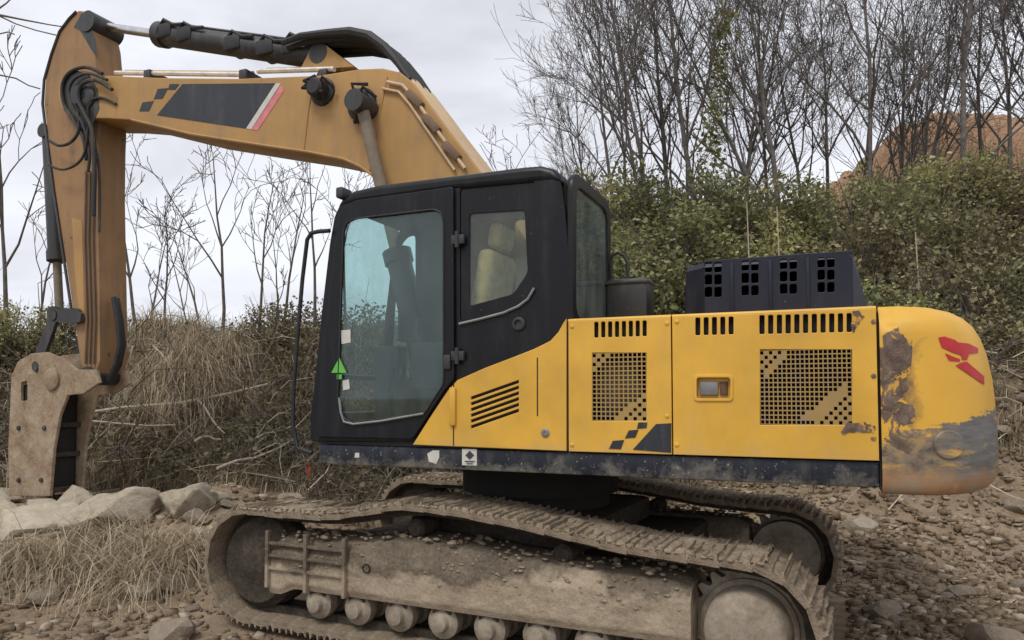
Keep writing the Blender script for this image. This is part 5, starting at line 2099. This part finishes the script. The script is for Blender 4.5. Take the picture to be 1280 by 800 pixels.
# ================================================================== BARE TREES
def tree_mesh(seed, height, r0, spread, levels, lean=(0, 0), mult=1.0, first=.22, rmin=.006, droop=0.0, split=0):
    """Returns a trunk MB and a crown MB of a leafless tree."""
    g = random.Random(seed)
    trunk, crown = MB(), MB()

    def limb(p, d, L, r, lev):
        n = 7 if lev == 0 else (5 if lev < 3 else 3)
        pts, rad = [p.copy()], [r]
        q, dd = p.copy(), d.copy()
        wob = (.05, .13, .17, .2, .22)[min(lev, 4)]
        kids = []
        for i in range(n):
            dd = (dd + Vector((g.gauss(0, wob), g.gauss(0, wob), g.gauss(0, wob) + (.035 if lev else .03) - droop))).normalized()
            q = q + dd * (L / n)
            t = (i + 1) / n
            pts.append(q.copy())
            rad.append(max(r * (1 - .80 * t), rmin))
            kids.append((q.copy(), dd.copy(), t, rad[-1]))
        (trunk if lev == 0 else crown).tube(pts, rad, (7, 5, 4, 3, 3)[min(lev, 4)], False)
        if lev >= levels: return
        nb = int((9, 6, 5, 4)[min(lev, 3)] * mult * g.uniform(.8, 1.25) + .5)
        for b in range(nb):
            t = first + (1 - first) * (b + g.random()) / nb if lev == 0 else g.uniform(.22, 1.0)
            k = min(n - 1, int(t * n))
            kp, kd, kt, kr = kids[k]
            az = g.uniform(0, 6.28) if lev else b * 2.4 + g.uniform(-.5, .5)
            side = kd.orthogonal().normalized()
            side.rotate(Matrix.Rotation(az, 3, kd))
            tilt = g.uniform(.45, .95) * spread
            nd = (kd * math.cos(tilt) + side * math.sin(tilt))
            nd = (nd + Vector((0, 0, .22))).normalized()
            ll = L * g.uniform(.30, .54) * (1.1 - .55 * t if lev == 0 else 1.0)
            limb(kp, nd, ll, max(min(kr * .72, r * .5), rmin), lev + 1)

    base = Vector((0, 0, -.3))
    d0 = Vector((lean[0], lean[1], 1)).normalized()
    limb(base, d0, height, r0, 0)
    for k in range(split):
        a = g.uniform(0, 6.28)
        limb(base, Vector((lean[0] + .35 * math.cos(a), lean[1] + .35 * math.sin(a), 1)).normalized(), height * g.uniform(.6, .9), r0 * .75, 0)
    return trunk, crown


def tree_proto(seed, mat, **kw):
    tr_, cr = tree_mesh(seed, **kw)
    a = tr_.mesh('trunk', fix=False, angle=80)
    b = cr.mesh('crown', fix=False, angle=80)
    a.materials.append(mat)
    b.materials.append(mat)
    return a, b


def plant(meshes, px, dep, sc, rz, label, name='bare_tree', cat='tree', tilt=(0, 0), group=None):
    root = bpy.data.objects.new(name, None)
    COL.objects.link(root)
    x = (px - 640) / FPX * dep
    root.location = (x, dep, ground_z(x, dep))
    root.rotation_euler = (tilt[0], tilt[1], rz)
    root.scale = (sc, sc, sc)
    tag(root, label, cat, group)
    for nm, me in zip(('trunk', 'crown'), meshes):
        o = bpy.data.objects.new(nm, me)
        COL.objects.link(o)
        o.parent = root
    return root


TA = [tree_proto(300 + k, M['bark'], height=8.2, r0=.068, spread=.84, levels=3, mult=1.33, first=.12, rmin=.0052, split=(0, 1, 0, 1, 0)[k]) for k in range(5)]
right_trees = [
    (772, 18.0, .80, 0, (0, -.06), 'bare tree with a low spreading crown directly behind the cab rear window'),
    (812, 17.4, 1.0, 1, (0, .02), 'tall bare tree standing over the gap between cab and engine hood'),
    (880, 18.2, 1.15, 2, (0, .12), 'bare tree with an ivy-clad trunk above the engine hood'),
    (842, 20.5, 1.05, 3, (0, -.02), 'thin bare tree behind the tree with the ivy-clad trunk, to its left'),
    (930, 20.0, 1.0, 4, (0, .05), 'bare tree between the ivy-clad trunk and the straight pole-like tree'),
    (984, 18.6, 1.2, 1, (0, 0), 'bare tree with a straight pole-like trunk above the right half of the hood'),
    (1038, 20.8, 1.0, 2, (0, -.06), 'slim bare tree left of the red-brown mound, farther back'),
    (1092, 18.8, 1.15, 0, (0, .03), 'dark bare tree at the left foot of the red-brown mound'),
    (1130, 21.5, 1.0, 3, (0, -.02), 'thin bare tree before the left shoulder of the red-brown mound'),
    (1206, 17.6, 1.2, 4, (0, .02), 'big dark bare tree standing before the middle of the red-brown mound'),
    (1262, 19.0, 1.05, 2, (0, .06), 'bare tree at the right edge of the picture before the red-brown mound'),
    (742, 21.5, .78, 3, (0, -.05), 'small faint bare tree low beside the cab rear corner, behind the spreading one'),
    (788, 22.5, .95, 4, (0, .05), 'pale distant bare tree behind the gap between cab and hood'),
    (862, 23.0, 1.05, 0, (0, -.03), 'distant bare tree directly left of the ivy-clad trunk, far back'),
    (906, 22.0, 1.05, 3, (0, .02), 'distant bare tree directly right of the ivy-clad trunk, far back'),
    (958, 23.5, 1.1, 2, (0, 0), 'distant bare tree just left of the straight pole-like trunk, far back'),
    (1012, 22.6, 1.05, 4, (0, .04), 'distant bare tree just right of the straight pole-like trunk, far back'),
    (1066, 24.0, 1.1, 1, (0, -.03), 'distant bare tree in front of the left end of the mound skyline, far back'),
    (1168, 20.4, 1.0, 1, (0, -.05), 'bare tree between the left shoulder of the mound and the big dark tree'),
    (1236, 21.2, 1.1, 0, (0, .03), 'bare tree right behind the big dark tree on its right side'),
    (1350, 19.5, 1.1, 1, (0, 0), 'bare tree just beyond the right edge, only its branches showing'),
]
for k, (px, dep, sc, m_, tl, lab) in enumerate(right_trees):
    plant(TA[m_], px, dep, sc, k * 1.3, lab, tilt=tl)
# ivy on the trunk above the hood: a climbing plant of its own
g = np.random.default_rng(404)
n = 900
tt = g.random(n)
ix = (880 - 640) / FPX * 18.2
iz = ground_z(ix, 18.2)
P = np.stack([ix + .12 * tt * 5.2 + g.normal(0, .20, n) * (1.1 - tt * .5), 18.2 + g.normal(0, .22, n), iz + .6 + tt * 5.2], -1)
ivy = leaves(P, .13, M['leaf_dark'], 'ivy', 12, label='green ivy climbing the trunk above the engine hood', cat='ivy')

TS = [tree_proto(400 + k, M['bark_pale'], height=4.2, r0=.042, spread=.95, levels=3, mult=.62, first=.28, rmin=.0065, split=k % 2) for k in range(5)]
left_trees = [
    (12, 13.6, 1.25, 0, 'slender bare sapling at the far left edge of the picture'),
    (-45, 14.5, 1.2, 3, 'bare sapling just outside the left edge with twigs reaching in'),
    (48, 15.5, .9, 2, 'faint bare sapling directly left of the stick'),
    (172, 14.3, .95, 1, 'bare sapling close against the right side of the stick'),
    (205, 15.6, .85, 4, 'small forked bare sapling second right of the stick'),
    (277, 14.0, .98, 0, 'straight bare sapling midway between stick and cab, the most upright one'),
    (250, 15.2, .75, 3, 'short bare sapling crossing the left side of the upright middle one'),
    (322, 14.4, .85, 2, 'bare sapling with wide forks between the upright one and the cab'),
    (352, 15.0, .85, 1, 'thin bare sapling just left of the cab handrail'),
    (392, 14.6, .92, 4, 'bare sapling partly hidden behind the cab front'),
    (432, 15.4, .85, 0, 'bare sapling behind the cab, its twigs rising under the boom'),
    (640, 17.0, 1.05, 2, 'bare sapling behind the cab roof with twigs showing at the boom foot'),
]
for k, (px, dep, sc, m_, lab) in enumerate(left_trees):
    plant(TS[m_], px, dep, sc, k * 2.1, lab, name='bare_sapling', cat='sapling', tilt=(0, rs.uniform(-.08, .08)))

# tree standing outside the frame at left, its branch tips cross the sky at the upper left
mbT, mbB = MB(), MB()
bx_, by_ = -8.6, 9.0
gz = ground_z(bx_, by_)
mbT.tube([(0, 0, -.3), (.1, .05, 2.2), (.0, .1, 4.4), (.15, .1, 6.6), (.1, .1, 8.2)], [.13, .11, .09, .07, .03], 8)


def tip(pxs, r, start):
    P = [Vector(start)]
    for (px, py) in pxs:
        q = ray(px, py)
        t = by_ / q[1]
        P.append(Vector((q[0] * t - bx_, 0, CAM_H + q[2] * t - gz)))
    m = len(P)
    mbB.tube(P, [max(r * (1 - .8 * i / (m - 1)), .008) for i in range(m)], 5, False)


tip([(-40, 12), (-5, 18), (30, 25), (62, 31), (82, 34)], .022, (.1, .1, 6.9))
tip([(-5, 18), (20, 30), (45, 38), (70, 44)], .014, (.35, .02, 6.55))
tip([(-30, 30), (-6, 14), (8, 4), (16, -4)], .022, (.05, .1, 6.2))
tip([(-50, 85), (-10, 92), (20, 98), (36, 107), (50, 111)], .018, (.05, .1, 5.7))
tip([(-8, 44), (10, 40), (18, 43)], .010, (.1, .1, 6.0))
rt = bpy.data.objects.new('bare_tree', None)
COL.objects.link(rt)
rt.location = (bx_, by_, gz)
tag(rt, 'bare tree beyond the left edge whose dark twigs cross the sky at upper left', 'tree')
mbT.build('trunk', M['bark'], rt, fix=False)
mbB.build('crown', M['bark'], rt, fix=False)

# pale slim stems standing up out of the thicket
for k, (px, y0, y1, lab) in enumerate(((938, 330, 252, 'pale slim bare stem rising from the thicket above the hood, left one'), (976, 330, 258, 'pale slim bare stem rising from the thicket above the hood, right one'),
                                       (1150, 380, 290, 'pale slim stem in the thicket above the counterweight'))):
    dep = 13.0
    x = (px - 640) / FPX * dep
    z0 = ground_z(x, dep)
    z1 = CAM_H + ray(px, y1)[2] / ray(px, y1)[1] * dep
    mb = MB()
    mb.tube([(x, dep, z0 - .1), (x + .03, dep, z0 + (z1 - z0) * .5), (x - .02, dep, z1)], [.02, .016, .008], 6)
    mb.build('plant_stem', M['cane'], fix=False, label=lab, cat='stem')

# ================================================================== FALLEN CANES, MARKER
canes = [
    ((104, 544), (238, 528), (348, 503), .030, 'long pale fallen cane lying across the bank left of the cab'),
    ((104, 553), (170, 555), (235, 556), .016, 'thin pale cane lying below the long fallen cane'),
    ((288, 612), (330, 596), (378, 572), .018, 'pale bent cane at the foot of the bank beside the orange marker'),
    ((258, 578), (275, 570), (290, 573), .018, 'short pale broken cane in the middle of the bank'),
    ((262, 525), (278, 548), (294, 566), .015, 'pale cane slanting down the bank to the right'),
    ((205, 455), (225, 480), (240, 520), .014, 'pale stalk slanting down through the dry grass'),
    ((330, 572), (352, 563), (378, 553), .014, 'thin pale cane close to the cab handrail'),
]
for (a, b, c, r_, lab) in canes:
    P = []
    for q in (a, b, c):
        h = ground_hit(*q)
        P.append(h + Vector((0, -.42, .30)))
    mb = MB()
    pts = [P[0], (P[0] + P[1]) / 2 + Vector((0, 0, .03)), P[1], (P[1] + P[2]) / 2 - Vector((0, 0, .02)), P[2]]
    mb.tube(pts, [r_, r_ * .95, r_ * .9, r_ * .8, r_ * .6], 6)
    mb.build('fallen_cane', M['cane'], fix=False, label=lab, cat='cane')

h = ground_hit(384, 606)
mk = bpy.data.objects.new('marker_stake', None)
COL.objects.link(mk)
mk.location = h
tag(mk, 'small orange-red marker stake standing in the brush below the cab front', 'stake')
mb = MB()
mb.box(-.012, .012, -.012, .012, -.15, .34, .003)
mb.build('stake', M['orange'], mk)
mb = MB()
mb.tube([(0, -.012, .32), (.04, -.03, .22), (.02, -.035, .12), (.05, -.02, .05)], [.02, .024, .02, .012], 6)
mb.build('ribbon', M['orange'], mk)
